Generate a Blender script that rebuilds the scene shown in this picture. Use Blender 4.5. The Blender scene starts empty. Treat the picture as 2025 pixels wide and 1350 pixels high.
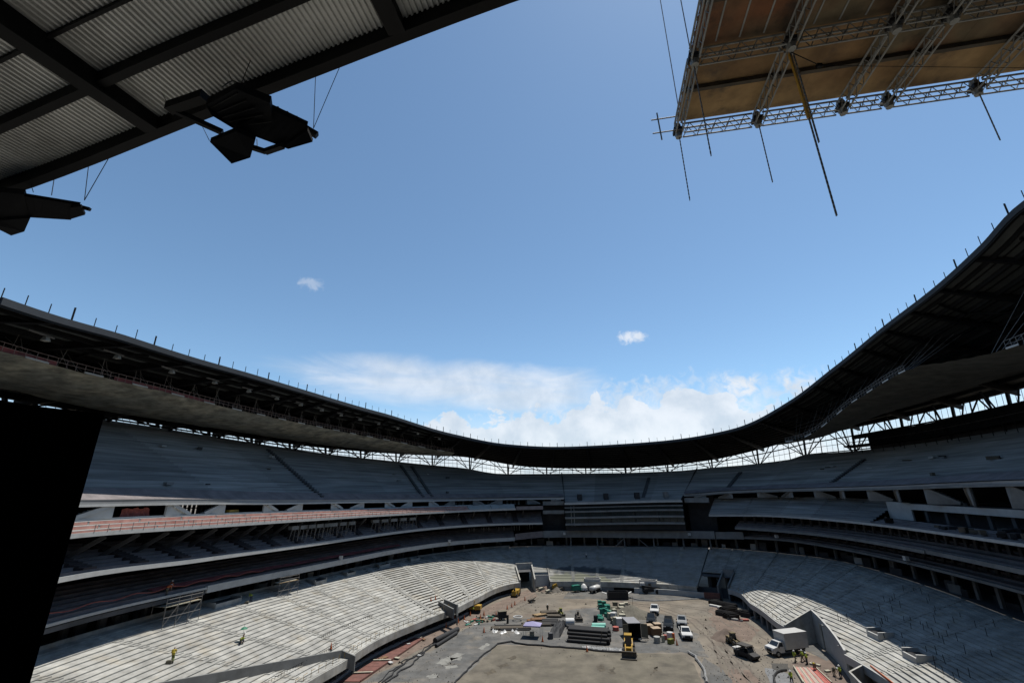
import bpy, bmesh, math, random
from mathutils import Vector, Matrix, noise
random.seed(7)
D = bpy.data
scene = bpy.context.scene
COL = scene.collection
R_ = math.radians
pi = math.pi

# ------------------------------------------------------------------ camera, sky, sun, exposure
H = 27.0                                   # eye height above the pitch
PITCH, ROLL, FPX = R_(18.6), R_(0.8), 884.0 / 2025.0
cam = D.cameras.new('camera'); co = D.objects.new('camera', cam); COL.objects.link(co)
cam.sensor_width = 36; cam.lens = FPX * 36; cam.clip_start = 0.1; cam.clip_end = 9000
co.location = (0, 0, H)
co.rotation_euler = (Matrix.Rotation(pi / 2 + PITCH, 3, 'X') @ Matrix.Rotation(-ROLL, 3, 'Z')).to_euler()
scene.camera = co
SUN = Vector((0.285, 0.215, 1.0)).normalized()       # towards the sun
EL = math.asin(SUN.z); AZ = math.atan2(SUN.x, SUN.y)
wd = D.worlds.new('World'); scene.world = wd; wd.use_nodes = True
nt = wd.node_tree; nt.nodes.clear()
def N(t, **k):
    n = nt.nodes.new(t)
    for a, b in k.items(): setattr(n, a, b)
    return n
def L(a, b): nt.links.new(a, b)
def MA(op, a, b=None, c=None, clamp=False):
    n = N('ShaderNodeMath', operation=op, use_clamp=clamp)
    for i, x in enumerate((a, b, c)):
        if x is None: continue
        if isinstance(x, (int, float)): n.inputs[i].default_value = x
        else: L(x, n.inputs[i])
    return n.outputs[0]
def SS(x, a, b):
    n = N('ShaderNodeMapRange', interpolation_type='SMOOTHSTEP'); L(x, n.inputs['Value'])
    n.inputs['From Min'].default_value = a; n.inputs['From Max'].default_value = b; return n.outputs[0]
def NO(vec, scale, det=6, rough=.55, dist=0.0, off=(0, 0, 0), sc=(1, 1, 1)):
    m = N('ShaderNodeMapping'); L(vec, m.inputs[0]); m.inputs['Location'].default_value = off; m.inputs['Scale'].default_value = sc
    n = N('ShaderNodeTexNoise'); L(m.outputs[0], n.inputs['Vector'])
    n.inputs['Scale'].default_value = scale; n.inputs['Detail'].default_value = det
    n.inputs['Roughness'].default_value = rough; n.inputs['Distortion'].default_value = dist
    return n.outputs['Fac']
sky = N('ShaderNodeTexSky', sky_type='NISHITA', sun_disc=False, sun_elevation=EL, sun_rotation=AZ,
        altitude=2200, air_density=1.0, dust_density=1.5, ozone_density=1.6)
tc = N('ShaderNodeTexCoord'); G_ = tc.outputs['Generated']
sp = N('ShaderNodeSeparateXYZ'); L(G_, sp.inputs[0])
az = MA('MULTIPLY', MA('ARCTAN2', sp.outputs[0], sp.outputs[1]), 57.2958)       # degrees, right of forward
el = MA('MULTIPLY', MA('ARCSINE', sp.outputs[2]), 57.2958)
cv = N('ShaderNodeCombineXYZ'); L(az, cv.inputs[0]); L(el, cv.inputs[1])
AE = cv.outputs[0]
# cumulus bank low over the far end: billows heaped by noise under an uneven top line
n1 = NO(AE, .26, 8, .6, .3, (3, 1, 0)); nf = NO(AE, .8, 6, .6, .5, (1, 8, 0)); n2 = NO(AE, .055, 3, .5, 0, (40, 9, 0), (1, .4, 1)); vor = N('ShaderNodeTexVoronoi', feature='SMOOTH_F1')
L(AE, vor.inputs['Vector']); vor.inputs['Scale'].default_value = .3; vor.inputs['Smoothness'].default_value = .6
band = MA('SUBTRACT', 1.0, MA('MULTIPLY', MA('ABSOLUTE', MA('SUBTRACT', az, 9.0)), 1 / 31.0), clamp=True)
top = MA('MULTIPLY_ADD', SS(band, 0, .45), 10.0, 0.5)
top = MA('ADD', top, MA('MULTIPLY', MA('SUBTRACT', n2, .5), 11))
top = MA('ADD', top, MA('MULTIPLY', MA('SUBTRACT', n1, .5), 9))
top = MA('ADD', top, MA('MULTIPLY', MA('SUBTRACT', .45, vor.outputs['Distance']), 3.4))
cum = MA('MULTIPLY', SS(MA('SUBTRACT', top, el), 0.0, .8), .9)
n3 = NO(AE, .22, 8, .62, .2, (11, 5, 0)); n3b = NO(AE, .07, 4, .5, 0, (2, 25, 0))
shade = SS(MA('ADD', MA('MULTIPLY', n3, .6), MA('MULTIPLY', n3b, .4)), .36, .62)
# high thin veil spreading to the left of the bank
vx = MA('MULTIPLY', MA('SUBTRACT', az, -6.0), 1 / 24.0); vy = MA('MULTIPLY', MA('SUBTRACT', el, MA('MULTIPLY_ADD', az, -.045, 12.6)), 1 / 3.9)
veil = MA('SUBTRACT', 1.0, MA('ADD', MA('MULTIPLY', vx, vx), MA('MULTIPLY', vy, vy)))
n4 = NO(AE, .16, 7, .6, .6, (7, 3, 0), (.35, 1.6, 1))
veil = MA('MULTIPLY', SS(MA('ADD', veil, MA('MULTIPLY', MA('SUBTRACT', n4, .5), 1.9)), 0.0, 1.1), .78)
# second veil right of it, behind the cumulus, and two small puffs
def puff(a0, e0, wa, we, k, amt):
    px = MA('MULTIPLY', MA('SUBTRACT', az, a0), 1 / wa); py = MA('MULTIPLY', MA('SUBTRACT', el, e0), 1 / we)
    p = MA('SUBTRACT', 1.0, MA('ADD', MA('MULTIPLY', px, px), MA('MULTIPLY', py, py)))
    return MA('MULTIPLY', SS(MA('ADD', p, MA('MULTIPLY', MA('SUBTRACT', nf, .5), k * 1.6)), 0.0, 1.3), amt)
puffs = MA('MAXIMUM', MA('MAXIMUM', puff(15.9, 18.3, 2.2, .95, 2.2, .8), puff(-26.3, 23.8, 1.6, 1.0, 3.0, .3)), puff(17, 9.5, 26, 4.0, 2.0, .6))
puffs = MA('MAXIMUM', puffs, MA('MAXIMUM', puff(27.5, 10.8, 2.9, 1.9, 2.0, .95), puff(33.0, 10.3, 2.0, 2.0, 2.0, .95)))
hz_ = MA('MULTIPLY', SS(MA('MULTIPLY', el, -1), -11, -3), .85)
alpha = MA('MAXIMUM', MA('MAXIMUM', cum, veil), MA('MAXIMUM', puffs, hz_))
cc = N('ShaderNodeMix', data_type='RGBA'); L(shade, cc.inputs['Factor'])
cc.inputs[6].default_value = (4.3, 4.75, 5.3, 1); cc.inputs[7].default_value = (6.1, 6.25, 6.5, 1)
mx = N('ShaderNodeMix', data_type='RGBA'); L(MA('MULTIPLY', alpha, .93), mx.inputs['Factor'])
tint = N('ShaderNodeMix', data_type='RGBA', blend_type='MULTIPLY'); tint.inputs['Factor'].default_value = 1
L(sky.outputs[0], tint.inputs[6]); tint.inputs[7].default_value = (1.0, 1.13, 1.08, 1)
L(tint.outputs[2], mx.inputs[6]); L(cc.outputs[2], mx.inputs[7])
bg = N('ShaderNodeBackground'); bg.inputs['Strength'].default_value = .125; L(mx.outputs[2], bg.inputs[0])
wo = N('ShaderNodeOutputWorld'); L(bg.outputs[0], wo.inputs[0])
sl = D.lights.new('sun', 'SUN'); sl.energy = 4.8; sl.angle = R_(.53); sl.color = (1, .955, .88)
so = D.objects.new('sun', sl); COL.objects.link(so); so.rotation_euler = SUN.to_track_quat('Z', 'Y').to_euler(); so.location = (0, 0, 300)
scene.view_settings.view_transform = 'Standard'; scene.view_settings.look = 'None'
scene.view_settings.gamma = 1; scene.view_settings.exposure = 0.27

# ------------------------------------------------------------------ materials
MATS = {}
def mat(name, col, rough=.8, metal=0.0, var=.18, scale=1.5, stain=None, stain_amt=0.0, bump=.0, bscale=12, stretch=(1, 1, 1), col2=None, grime=0.0, alpha=None):
    if name in MATS: return MATS[name]
    ALB = .64; col = tuple(x * ALB for x in col); col2 = tuple(x * ALB for x in col2) if col2 else None; stain = tuple(x * ALB for x in stain) if stain else None
    m = D.materials.new(name); m.use_nodes = True; t = m.node_tree; n = t.nodes; l = t.links
    b = n['Principled BSDF']; b.inputs['Roughness'].default_value = rough; b.inputs['Metallic'].default_value = metal
    c = n.new('ShaderNodeTexCoord'); mp = n.new('ShaderNodeMapping'); mp.inputs['Scale'].default_value = stretch
    g = n.new('ShaderNodeNewGeometry'); l.new(g.outputs['Position'], mp.inputs[0])
    def nz(s, d=5, r=.6):
        q = n.new('ShaderNodeTexNoise'); q.inputs['Scale'].default_value = s; q.inputs['Detail'].default_value = d; q.inputs['Roughness'].default_value = r
        l.new(mp.outputs[0], q.inputs['Vector']); return q.outputs['Fac']
    f1 = nz(scale)
    mr = n.new('ShaderNodeMapRange'); l.new(f1, mr.inputs[0]); mr.inputs[1].default_value = .3; mr.inputs[2].default_value = .7
    mr.inputs[3].default_value = 1 - var; mr.inputs[4].default_value = 1 + var * .6
    oi = n.new('ShaderNodeObjectInfo'); rr = n.new('ShaderNodeMapRange'); l.new(oi.outputs['Random'], rr.inputs[0]); rr.inputs[3].default_value = 1 - var * .35; rr.inputs[4].default_value = 1 + var * .2
    mu0 = n.new('ShaderNodeMath'); mu0.operation = 'MULTIPLY'; l.new(mr.outputs[0], mu0.inputs[0]); l.new(rr.outputs[0], mu0.inputs[1])
    base = n.new('ShaderNodeMix'); base.data_type = 'RGBA'; base.inputs[6].default_value = (*col, 1); base.inputs[7].default_value = (*(col2 or col), 1)
    f2 = nz(scale * .27, 4, .5); m2 = n.new('ShaderNodeMapRange'); l.new(f2, m2.inputs[0]); m2.inputs[1].default_value = .42; m2.inputs[2].default_value = .6; l.new(m2.outputs[0], base.inputs[0])
    out = base.outputs[2]
    if stain:
        st = n.new('ShaderNodeMix'); st.data_type = 'RGBA'; st.inputs[7].default_value = (*stain, 1); l.new(out, st.inputs[6])
        f3 = nz(scale * .6, 6, .65); m3 = n.new('ShaderNodeMapRange'); l.new(f3, m3.inputs[0]); m3.inputs[1].default_value = .52; m3.inputs[2].default_value = .68; m3.inputs[4].default_value = stain_amt
        l.new(m3.outputs[0], st.inputs[0]); out = st.outputs[2]
    v = n.new('ShaderNodeVectorMath'); v.operation = 'SCALE'; l.new(out, v.inputs[0]); l.new(mu0.outputs[0], v.inputs[3])
    l.new(v.outputs[0], b.inputs['Base Color'])
    if bump:
        bp = n.new('ShaderNodeBump'); bp.inputs['Strength'].default_value = bump; bp.inputs['Distance'].default_value = .05
        l.new(nz(bscale, 4), bp.inputs['Height']); l.new(bp.outputs[0], b.inputs['Normal'])
    if alpha is not None: b.inputs['Alpha'].default_value = alpha
    MATS[name] = m; return m
CW = mat('pale_precast_concrete', (.48, .475, .44), .85, var=.38, scale=.55, stain=(.40, .345, .25), stain_amt=.55, bump=.2)
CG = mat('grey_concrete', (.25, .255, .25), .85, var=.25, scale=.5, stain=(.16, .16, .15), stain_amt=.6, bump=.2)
CB = mat('row_shade_weathered_concrete', (.43, .43, .42), .8, var=.5, scale=.5, stain=(.27, .26, .25), stain_amt=.8, bump=.2, stretch=(.12, .12, 5), col2=(.33, .335, .335))  # weathering noise stretched into level streaks, painting in shade lines of seat rows
CP = mat('mauve_grey_concrete', (.27, .235, .235), .85, var=.3, scale=.5, stain=(.13, .12, .12), stain_amt=.6, bump=.2)
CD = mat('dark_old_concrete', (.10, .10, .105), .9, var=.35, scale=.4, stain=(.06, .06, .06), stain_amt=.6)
BK = mat('shade_black', (.035, .035, .038), .95, var=.4, scale=.5)  # near-black colour stands in for deep shade in recesses and openings
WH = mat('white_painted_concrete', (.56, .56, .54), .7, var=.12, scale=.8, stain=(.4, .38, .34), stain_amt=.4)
ST = mat('dark_painted_steel', (.011, .011, .012), .6, metal=.0, var=.3, scale=1)
SB = mat('blue_grey_edge_steel', (.03, .038, .048), .85, metal=.0, var=.2, scale=1)
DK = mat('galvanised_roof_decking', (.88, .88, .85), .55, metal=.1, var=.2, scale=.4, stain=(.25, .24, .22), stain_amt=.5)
DKF = mat('shade_darkened_roof_decking', (.07, .08, .08), .6, var=.3, scale=.4)  # far decking, darkened in its colour to stand in for shade under the roof
GV = mat('galvanised_steel', (.46, .46, .43), .75, metal=.15, var=.2, scale=3)
SP = mat('scaffold_tube_steel', (.26, .245, .23), .7, metal=.15, var=.2, scale=3)
PWD = mat('mould_darkened_plywood', (.24, .18, .10), .8, var=.5, scale=1.0, stain=(.04, .04, .035), stain_amt=1.0, col2=(.30, .12, .05))
PW = mat('weathered_plywood', (.62, .40, .18), .8, var=.35, scale=1.2, stain=(.14, .10, .07), stain_amt=.8, col2=(.36, .21, .09))
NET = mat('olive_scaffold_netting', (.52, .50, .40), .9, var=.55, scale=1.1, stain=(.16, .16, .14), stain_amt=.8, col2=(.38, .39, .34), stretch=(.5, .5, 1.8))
RED = mat('red_safety_mesh', (.50, .13, .10), .8, var=.3, scale=2)
PINK = mat('faded_red_mesh', (.62, .31, .25), .85, var=.25, scale=.8, stain=(.5, .12, .08), stain_amt=.7)
DR = mat('dull_red_netting', (.42, .12, .13), .9, var=.4, scale=.7, stain=(.12, .1, .1), stain_amt=.7)
ORG = mat('orange_plastic', (.62, .13, .03), .5, var=.1)
PAN = mat('light_absorbing_black_board', (.004, .004, .004), 1.0)
PAN.node_tree.nodes['Principled BSDF'].inputs['Specular IOR Level'].default_value = 0
BLK = mat('black_plastic', (.009, .009, .011), .7, var=.3)
SPK = mat('matt_black_cabinet', (.0035, .004, .006), .7, var=.5, scale=3)
for m_ in (SPK, ST): m_.node_tree.nodes['Principled BSDF'].inputs['Specular IOR Level'].default_value = .15
TYR = mat('tyre_rubber', (.02, .02, .02), .85, var=.2)
GLS = mat('dark_vehicle_glass', (.02, .025, .03), .08, var=.1)
WPT = mat('white_vehicle_paint', (.74, .74, .72), .35, var=.08, stain=(.5, .46, .4), stain_amt=.25)
BPT = mat('black_vehicle_paint', (.02, .024, .028), .25, var=.15)
SPT = mat('silver_vehicle_paint', (.45, .46, .46), .3, metal=.3, var=.1)
YEL = mat('construction_yellow_paint', (.50, .30, .03), .5, var=.25, stain=(.16, .12, .07), stain_amt=.6, scale=4)
OLV = mat('dusty_yellow_green_paint', (.22, .23, .03), .5, var=.25, stain=(.1, .1, .05), stain_amt=.5, scale=4)
RUB = mat('muddy_steel', (.11, .095, .075), .8, var=.3, scale=4)
WOOD = mat('pine_timber', (.42, .29, .15), .8, var=.25, scale=3, stretch=(1, 1, 4))
WDK = mat('weathered_dark_timber', (.11, .09, .065), .85, var=.3, scale=3)
CARD = mat('brown_board', (.24, .13, .06), .85, var=.2, scale=2)
TEAL = mat('teal_plastic', (.02, .22, .16), .5, var=.15)
MINT = mat('mint_pipe_wrap', (.16, .55, .44), .5, var=.1)
LIL = mat('lilac_canopy_cloth', (.36, .34, .55), .8, var=.08)
CRM = mat('cream_pallet_wrap', (.50, .47, .36), .7, var=.2, scale=4)
HIV = mat('high_visibility_yellow', (.48, .60, .05), .6, var=.1)
HIO = mat('high_visibility_orange', (.75, .16, .03), .6, var=.1)
SKN = mat('skin', (.32, .17, .11), .6, var=.1)
JNS = mat('dark_blue_denim', (.05, .06, .09), .9, var=.2)
KHK = mat('khaki_work_cloth', (.20, .18, .13), .9, var=.2)
HWH = mat('white_helmet_plastic', (.75, .75, .72), .35, var=.05)
BRK = mat('brick_red_formwork', (.22, .09, .07), .85, var=.3, scale=1.2, stain=(.15, .08, .07), stain_amt=.5)
TRP = mat('black_tarpaulin', (.016, .017, .02), .75, var=.35, scale=2, bump=.6, bscale=3)
PLS = mat('pale_plastic_sheet', (.36, .36, .35), .45, var=.3, scale=1.5, bump=.8, bscale=4)
GRN = mat('umbrella_green', (.02, .22, .12), .6, var=.1)
LMP = mat('headlight_lens', (.7, .7, .7), .15, var=.02)
CRTD = mat('sandy_pitch_bed', (.195, .172, .128), .95, var=.38, scale=.3, stain=(.115, .10, .080), stain_amt=.75, bump=.8, bscale=5, col2=(.20, .175, .135))
DIRT = mat('packed_dirt', (.25, .21, .16), .95, var=.38, scale=.22, stain=(.165, .120, .095), stain_amt=.6, bump=.7, bscale=4, col2=(.21, .185, .15))
GRVL = mat('grey_gravel', (.175, .168, .155), .92, var=.35, scale=.5, stain=(.235, .205, .165), stain_amt=.75, bump=.8, bscale=9, col2=(.125, .125, .12))
MUD = mat('brown_trodden_earth', (.215, .160, .125), .95, var=.3, scale=.5, stain=(.14, .1, .08), stain_amt=.6, bump=.8, bscale=5)
PALE = mat('dried_cement_spill', (.28, .275, .25), .9, var=.3, scale=1)
DAMP = mat('damp_dark_soil', (.06, .055, .045), .7, var=.4, scale=1.5, bump=.8)

# ------------------------------------------------------------------ mesh helpers
def chain_offset(p):
    o = Vector((0, 0, 0))
    while p is not None: o += p.location; p = p.parent
    return o
class MB:
    def __init__(s): s.v = []; s.f = []
    def add(s, vs, fs):
        o = len(s.v); s.v += [tuple(x) for x in vs]; s.f += [tuple(i + o for i in f) for f in fs]; return s
    def quad(s, a, b, c, d): return s.add((a, b, c, d), ((0, 1, 2, 3),))
    def hexa(s, lo, hi):
        n = len(lo)
        return s.add(list(lo) + list(hi), [tuple(range(n))[::-1], tuple(range(n, 2 * n))] + [(i, (i + 1) % n, n + (i + 1) % n, n + i) for i in range(n)])
    def box(s, x0, y0, z0, x1, y1, z1):
        return s.hexa([(x0, y0, z0), (x1, y0, z0), (x1, y1, z0), (x0, y1, z0)], [(x0, y0, z1), (x1, y0, z1), (x1, y1, z1), (x0, y1, z1)])
    def beam(s, p, q, w, h=None, up=Vector((0, 0, 1))):
        p, q = Vector(p), Vector(q); d = (q - p); 
        if d.length < 1e-6: return s
        d.normalize(); h = h or w
        sd = d.cross(up)
        if sd.length < 1e-3: sd = d.cross(Vector((1, 0, 0)))
        sd.normalize(); u = sd.cross(d).normalized(); sd *= w / 2; u *= h / 2
        return s.hexa([p - sd - u, p + sd - u, p + sd + u, p - sd + u], [q - sd - u, q + sd - u, q + sd + u, q - sd + u])
    def tube(s, p, q, r, r2=None, n=8, caps=True):
        p, q = Vector(p), Vector(q); d = (q - p).normalized(); r2 = r if r2 is None else r2
        a = d.cross(Vector((0, 0, 1)))
        if a.length < 1e-3: a = d.cross(Vector((1, 0, 0)))
        a.normalize(); b = a.cross(d)
        A = [p + (a * math.cos(2 * pi * i / n) + b * math.sin(2 * pi * i / n)) * r for i in range(n)]
        B = [q + (a * math.cos(2 * pi * i / n) + b * math.sin(2 * pi * i / n)) * r2 for i in range(n)]
        fs = [(i, (i + 1) % n, n + (i + 1) % n, n + i) for i in range(n)]
        if caps: fs += [tuple(range(n))[::-1], tuple(range(n, 2 * n))]
        return s.add(A + B, fs)
    def path(s, pts, r, n=6):
        for a, b in zip(pts[:-1], pts[1:]): s.tube(a, b, r, n=n)
        return s
    def prism_xz(s, prof, y0, y1): return s.hexa([(x, y0, z) for x, z in prof], [(x, y1, z) for x, z in prof])
    def dome(s, c, r, h, n=16, m=5, rough=0.0, p=1.0):
        vs = []; fs = []
        for j in range(m):
            t = j / m
            for i in range(n):
                a = 2 * pi * i / n; k = r * (1 - t) * (1 + rough * noise.noise(Vector((math.cos(a) * 2 + c[0], math.sin(a) * 2 + c[1], t * 3))))
                vs.append((c[0] + k * math.cos(a), c[1] + k * math.sin(a), c[2] + h * (1 - (1 - t) ** p) if p > 1 else c[2] + h * t))
        vs.append((c[0], c[1], c[2] + h))
        for j in range(m - 1):
            for i in range(n): fs.append((j * n + i, j * n + (i + 1) % n, (j + 1) * n + (i + 1) % n, (j + 1) * n + i))
        for i in range(n): fs.append(((m - 1) * n + i, (m - 1) * n + (i + 1) % n, m * n))
        return s.add(vs, fs)
    def build(s, name, m, parent=None, world=True, smooth=False):
        me = D.meshes.new(name); me.from_pydata([tuple(v) for v in s.v], [], s.f); me.materials.append(m)
        if smooth: me.polygons.foreach_set('use_smooth', [True] * len(me.polygons))
        me.update()
        o = D.objects.new(name, me); COL.objects.link(o)
        if parent is not None:
            if world: o.location = -chain_offset(parent)
            o.parent = parent
        return o
def tag(o, label, cat, group=None, kind=None):
    o['label'] = label
    if cat: o['category'] = cat
    if group: o['group'] = group
    if kind: o['kind'] = kind
    return o
def thing(name, label, cat, loc=(0, 0, 0), rz=0.0, group=None):
    o = D.objects.new(name, None); COL.objects.link(o); o.location = loc; o.rotation_euler = (0, 0, rz)
    return tag(o, label, cat, group)
def structure(o): o['kind'] = 'structure'; return o
def copy_tree(o, parent=None):
    c = o.copy(); COL.objects.link(c)
    if parent is not None: c.parent = parent
    for ch in list(o.children): copy_tree(ch, c)
    return c
def ray(u, v):
    X = (u - 1012.5) / 884.0; Y = -(v - 675) / 884.0
    c, s = math.cos(ROLL), math.sin(ROLL); X, Y = X * c + Y * s, -X * s + Y * c
    return X, math.cos(PITCH) - Y * math.sin(PITCH), Y * math.cos(PITCH) + math.sin(PITCH)
def at(u, v, z=0.0):                         # point of the place at height z seen along that sight line of the survey
    X, F, U = ray(u, v); k = (z - H) / U; return Vector((X * k, F * k, z))

# ------------------------------------------------------------------ the bowl: nested oval rings
CX, CY, AX = 10.0, 80.0, R_(15)
def interp(tab, d):
    d = (d + 180) % 360 - 180
    xs = [t[0] for t in tab]
    T = [(p - 360, q) for p, q in tab[-2:]] + list(tab) + [(p + 360, q) for p, q in tab[:3]]
    for (a, x), (b, y) in zip(T[:-1], T[1:]):
        if a <= d <= b and b > a:
            i = T.index((a, x)); h = b - a; t = (d - a) / h
            def slope(j):                                    # limited central slope, keeps the curve smooth without overshoot
                if j <= 0 or j >= len(T) - 1: return 0.0
                l_ = (T[j][1] - T[j - 1][1]) / max(1e-6, T[j][0] - T[j - 1][0]); r_ = (T[j + 1][1] - T[j][1]) / max(1e-6, T[j + 1][0] - T[j][0])
                return 0.0 if l_ * r_ <= 0 else 2 * l_ * r_ / (l_ + r_)
            m0, m1 = slope(i) * h, slope(i + 1) * h; t2, t3 = t * t, t * t * t
            return (2 * t3 - 3 * t2 + 1) * x + (t3 - 2 * t2 + t) * m0 + (-2 * t3 + 3 * t2) * y + (t3 - t2) * m1
    return tab[0][1]
class Ring:
    def __init__(s, a, b, z, bn=None, n=2.6, rt=None, aL=None, nn=None): s.a, s.b, s.bn, s.n, s.z, s.rt, s.aL, s.nn = a, b, bn or b, n, z, rt, aL or a, nn or n
    def __call__(s, d, dr=0.0, dz=0.0):
        f = R_(d); c, q = math.cos(f), math.sin(f)
        if s.rt: r = interp(s.rt, d)
        else:
            m = s.n if c > 0 else s.nn; r = ((abs(c) / (s.b if c > 0 else s.bn)) ** m + (abs(q) / (s.a if q > 0 else s.aL)) ** m) ** (-1 / m)
        r += dr; z = s.z if isinstance(s.z, (int, float)) else interp(s.z, d)
        return Vector((CX + r * math.sin(f + AX), CY + r * math.cos(f + AX), z + dz))
RT1 = [(-180, 61), (-150, 54), (-117, 39.2), (-102, 35.9), (-77, 35.4), (-54, 38.4), (-41, 45.3), (-23, 62.0), (-13, 64.6), (4, 65.0), (20, 66.6), (27, 66.0), (38, 52.6), (57, 41.2), (81, 39.5), (103, 40.5), (120, 45), (150, 56)]
L1 = Ring(0, 0, [(-180, 3), (-60, 3), (-23, 2.7), (-13, 2.35), (20, 2.35), (30, 2.8), (60, 3.1), (103, 3.2)], rt=RT1)
L2 = Ring(61, 85, [(-180, 10), (-121, 10.1), (-100, 9.95), (-83, 9.5), (-64, 9.2), (-40, 9.2), (-24, 9.6), (0, 9.6), (20, 10.2), (35, 10.5), (46, 10.8), (58, 10.2), (72, 9.4), (82, 8.9), (120, 9)])
AR = Ring(58, 82, [(-180, 12.5), (-124, 12.7), (-105, 12.3), (-67, 11.6), (-40, 11.8), (-24, 11.7), (-14, 12.4), (3, 12.4), (21, 12.9), (28, 13.4), (38, 13.8), (48, 13.6), (72, 13.3), (100, 13.2)])
BR = Ring(56, 79.5, [(-180, 17.8), (-126, 18.1), (-109, 17.4), (-69, 16.8), (-41, 16.9), (-15, 16.7), (28, 16.2), (50, 16.4), (93, 16.3)])
CR = Ring(55, 79, [(-180, 22.5), (-128, 22.7), (-110, 22.3), (-70, 21.7), (-37, 21.3), (-15, 21.4), (-12, 21.4), (18, 19.3), (22, 19.4), (39, 20.0), (97, 19.9), (140, 21)])
CT = Ring(58.5, 82.5, [(-180, 24.4), (-124, 24.3), (-108, 24.1), (-68, 23.4), (-36, 23.0), (-15, 22.9), (22, 23)])
CK = Ring(64, 88, [(20, 24.3), (42, 24.7), (69, 24.2), (85, 24.1), (120, 24)])
U0 = Ring(58, 82, [(-180, 26.5), (-124, 26.3), (-108, 26.1), (-94, 25.7), (-68, 25.3), (-50, 25.0), (-24, 24.9), (-10, 24.8), (17, 25.3), (27, 26.1), (40, 26.5), (66, 26.8), (84, 27.1), (95, 27.2), (140, 27)])
TT = Ring(84, 109, [(-180, 38), (-103, 40.6), (-85, 40.0), (-64, 38.9), (-50, 38.2), (-43.3, 37.6), (-31, 36.2), (-24, 34.0), (-9, 33.8), (3, 33.6), (14, 33.8), (19.5, 34.5), (27.4, 35.0), (33.5, 35.5), (35.5, 36.9), (46, 36.8), (57, 36.9), (70, 37.3), (100, 38)])
RO = Ring(87, 112, [(-180, 41), (-120, 42.2), (-90, 41.4), (-60, 40.8), (-33, 40.9), (-17, 36.8), (-9, 35.9), (3, 35.4), (13.5, 36.3), (19.5, 37.3), (28.5, 40.1), (34, 41.9), (50, 43.9), (90, 45.2), (125, 45.2)])
RI = Ring(57, 80, [(-187, 41.3), (-179, 40.1), (-169, 38.75), (-158, 40.0), (-148, 42.4), (-139.6, 44.0), (-135.2, 44.6), (-127.7, 45.5), (-119.8, 45.7), (-107.9, 46.0), (-65.3, 45.8), (-38.6, 43.3), (-24.3, 41.3), (-8.9, 40.4), (12.9, 40.9), (30.6, 42.5), (45.5, 46.7), (60.4, 50.7), (80, 53.3), (93.5, 53.9), (104.7, 55.1), (111, 56.3), (125, 55), (150, 47), (165, 42.1)], bn=70.5, aL=53.7, nn=3.6)
NI = Ring(56, 88, [(-131, 42.7), (-116, 42.9), (-103, 42.6), (-73, 42.3), (-55, 41.8), (-36.7, 40.0), (0, 38.5), (43.6, 38.5), (64.8, 43.7), (82, 45.4), (100, 43.1), (107, 42.6), (130, 43)], aL=62)
NO_ = Ring(74, 102, [(-118, 41.8), (-108, 41.1), (-90, 41.0), (-67, 40.6), (-49, 40.3), (-35.4, 40.5), (0, 39.5), (46.6, 42.5), (58.1, 44.1), (81.3, 44.8), (130, 44)], aL=77)
def lerp(a, b, t): return a + (b - a) * t
def arc(a0, a1, n): return [a0 + (a1 - a0) * i / n for i in range(n + 1)]
def ribbon(mb, fa, fb, degs):
    A = [fa(d) for d in degs]; B = [fb(d) for d in degs]; n = len(degs)
    return mb.add(A + B, [(i, i + 1, n + i + 1, n + i) for i in range(n - 1)])
def band(mb, ring, a0, a1, n, h, t, dz=0.0, dr=0.0):           # a slab edge: closed box section along a ring
    dg = arc(a0, a1, n); sec = ((0, 0), (t, 0), (t, h), (0, h)); V = []
    for d in dg: V += [ring(d, dr + x, dz + z) for x, z in sec]
    F = []
    for i in range(n):
        for k in range(4): F.append((4 * i + k, 4 * i + (k + 1) % 4, 4 * i + 4 + (k + 1) % 4, 4 * i + 4 + k))
    F += [(0, 1, 2, 3), (4 * n + 3, 4 * n + 2, 4 * n + 1, 4 * n)]
    return mb.add(V, F)
def step_mesh(mb, F, B, k0, k1, n, a0, a1, seg, lip=.04, sl=0.0):
    dg = arc(a0, a1, seg)
    for k in range(k0, k1):
        P0 = [lerp(F(d), B(d), k / n) for d in dg]; P1 = [lerp(F(d), B(d), (k + 1) / n) for d in dg]
        m = len(dg); V = []
        for i in range(m):
            r = (P1[i].z - P0[i].z) * sl
            lo = Vector((P0[i].x, P0[i].y, P0[i].z - .02)); hi = Vector((P0[i].x, P0[i].y, P1[i].z - r)); bk = Vector((P1[i].x, P1[i].y, P1[i].z))
            fr = hi - (bk - hi).normalized() * lip
            V += [lo, hi - Vector((0, 0, .07)), fr - Vector((0, 0, .07)), fr, bk]
        Fc = []
        for i in range(m - 1):
            for q in range(4): Fc.append((5 * i + q, 5 * i + 5 + q, 5 * i + 6 + q, 5 * i + 1 + q))
        mb.add(V, Fc)
    return mb
def aisle_mesh(mb, F, B, n, a, w, k0=0, k1=None, up=.06, sub=2):
    rr = (F(a) - Vector((CX, CY, F(a).z))).length; k1 = n if k1 is None else k1
    for k in range(k0 * sub, k1 * sub):
        t0, t1 = k / (n * sub), (k + 1) / (n * sub)
        p0, p1 = lerp(F(a), B(a), t0), lerp(F(a), B(a), t1); q = (F(a + .5) - F(a - .5)); q.z = 0; q.normalize(); q *= w / 2
        z1 = p1.z + up; z0 = p0.z - .15
        mb.hexa([Vector((p0.x, p0.y, z0)) - q, Vector((p0.x, p0.y, z0)) + q, Vector((p1.x, p1.y, z0)) + q, Vector((p1.x, p1.y, z0)) - q],
                [Vector((p0.x, p0.y, z1)) - q, Vector((p0.x, p0.y, z1)) + q, Vector((p1.x, p1.y, z1)) + q, Vector((p1.x, p1.y, z1)) - q])
    return mb
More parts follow.
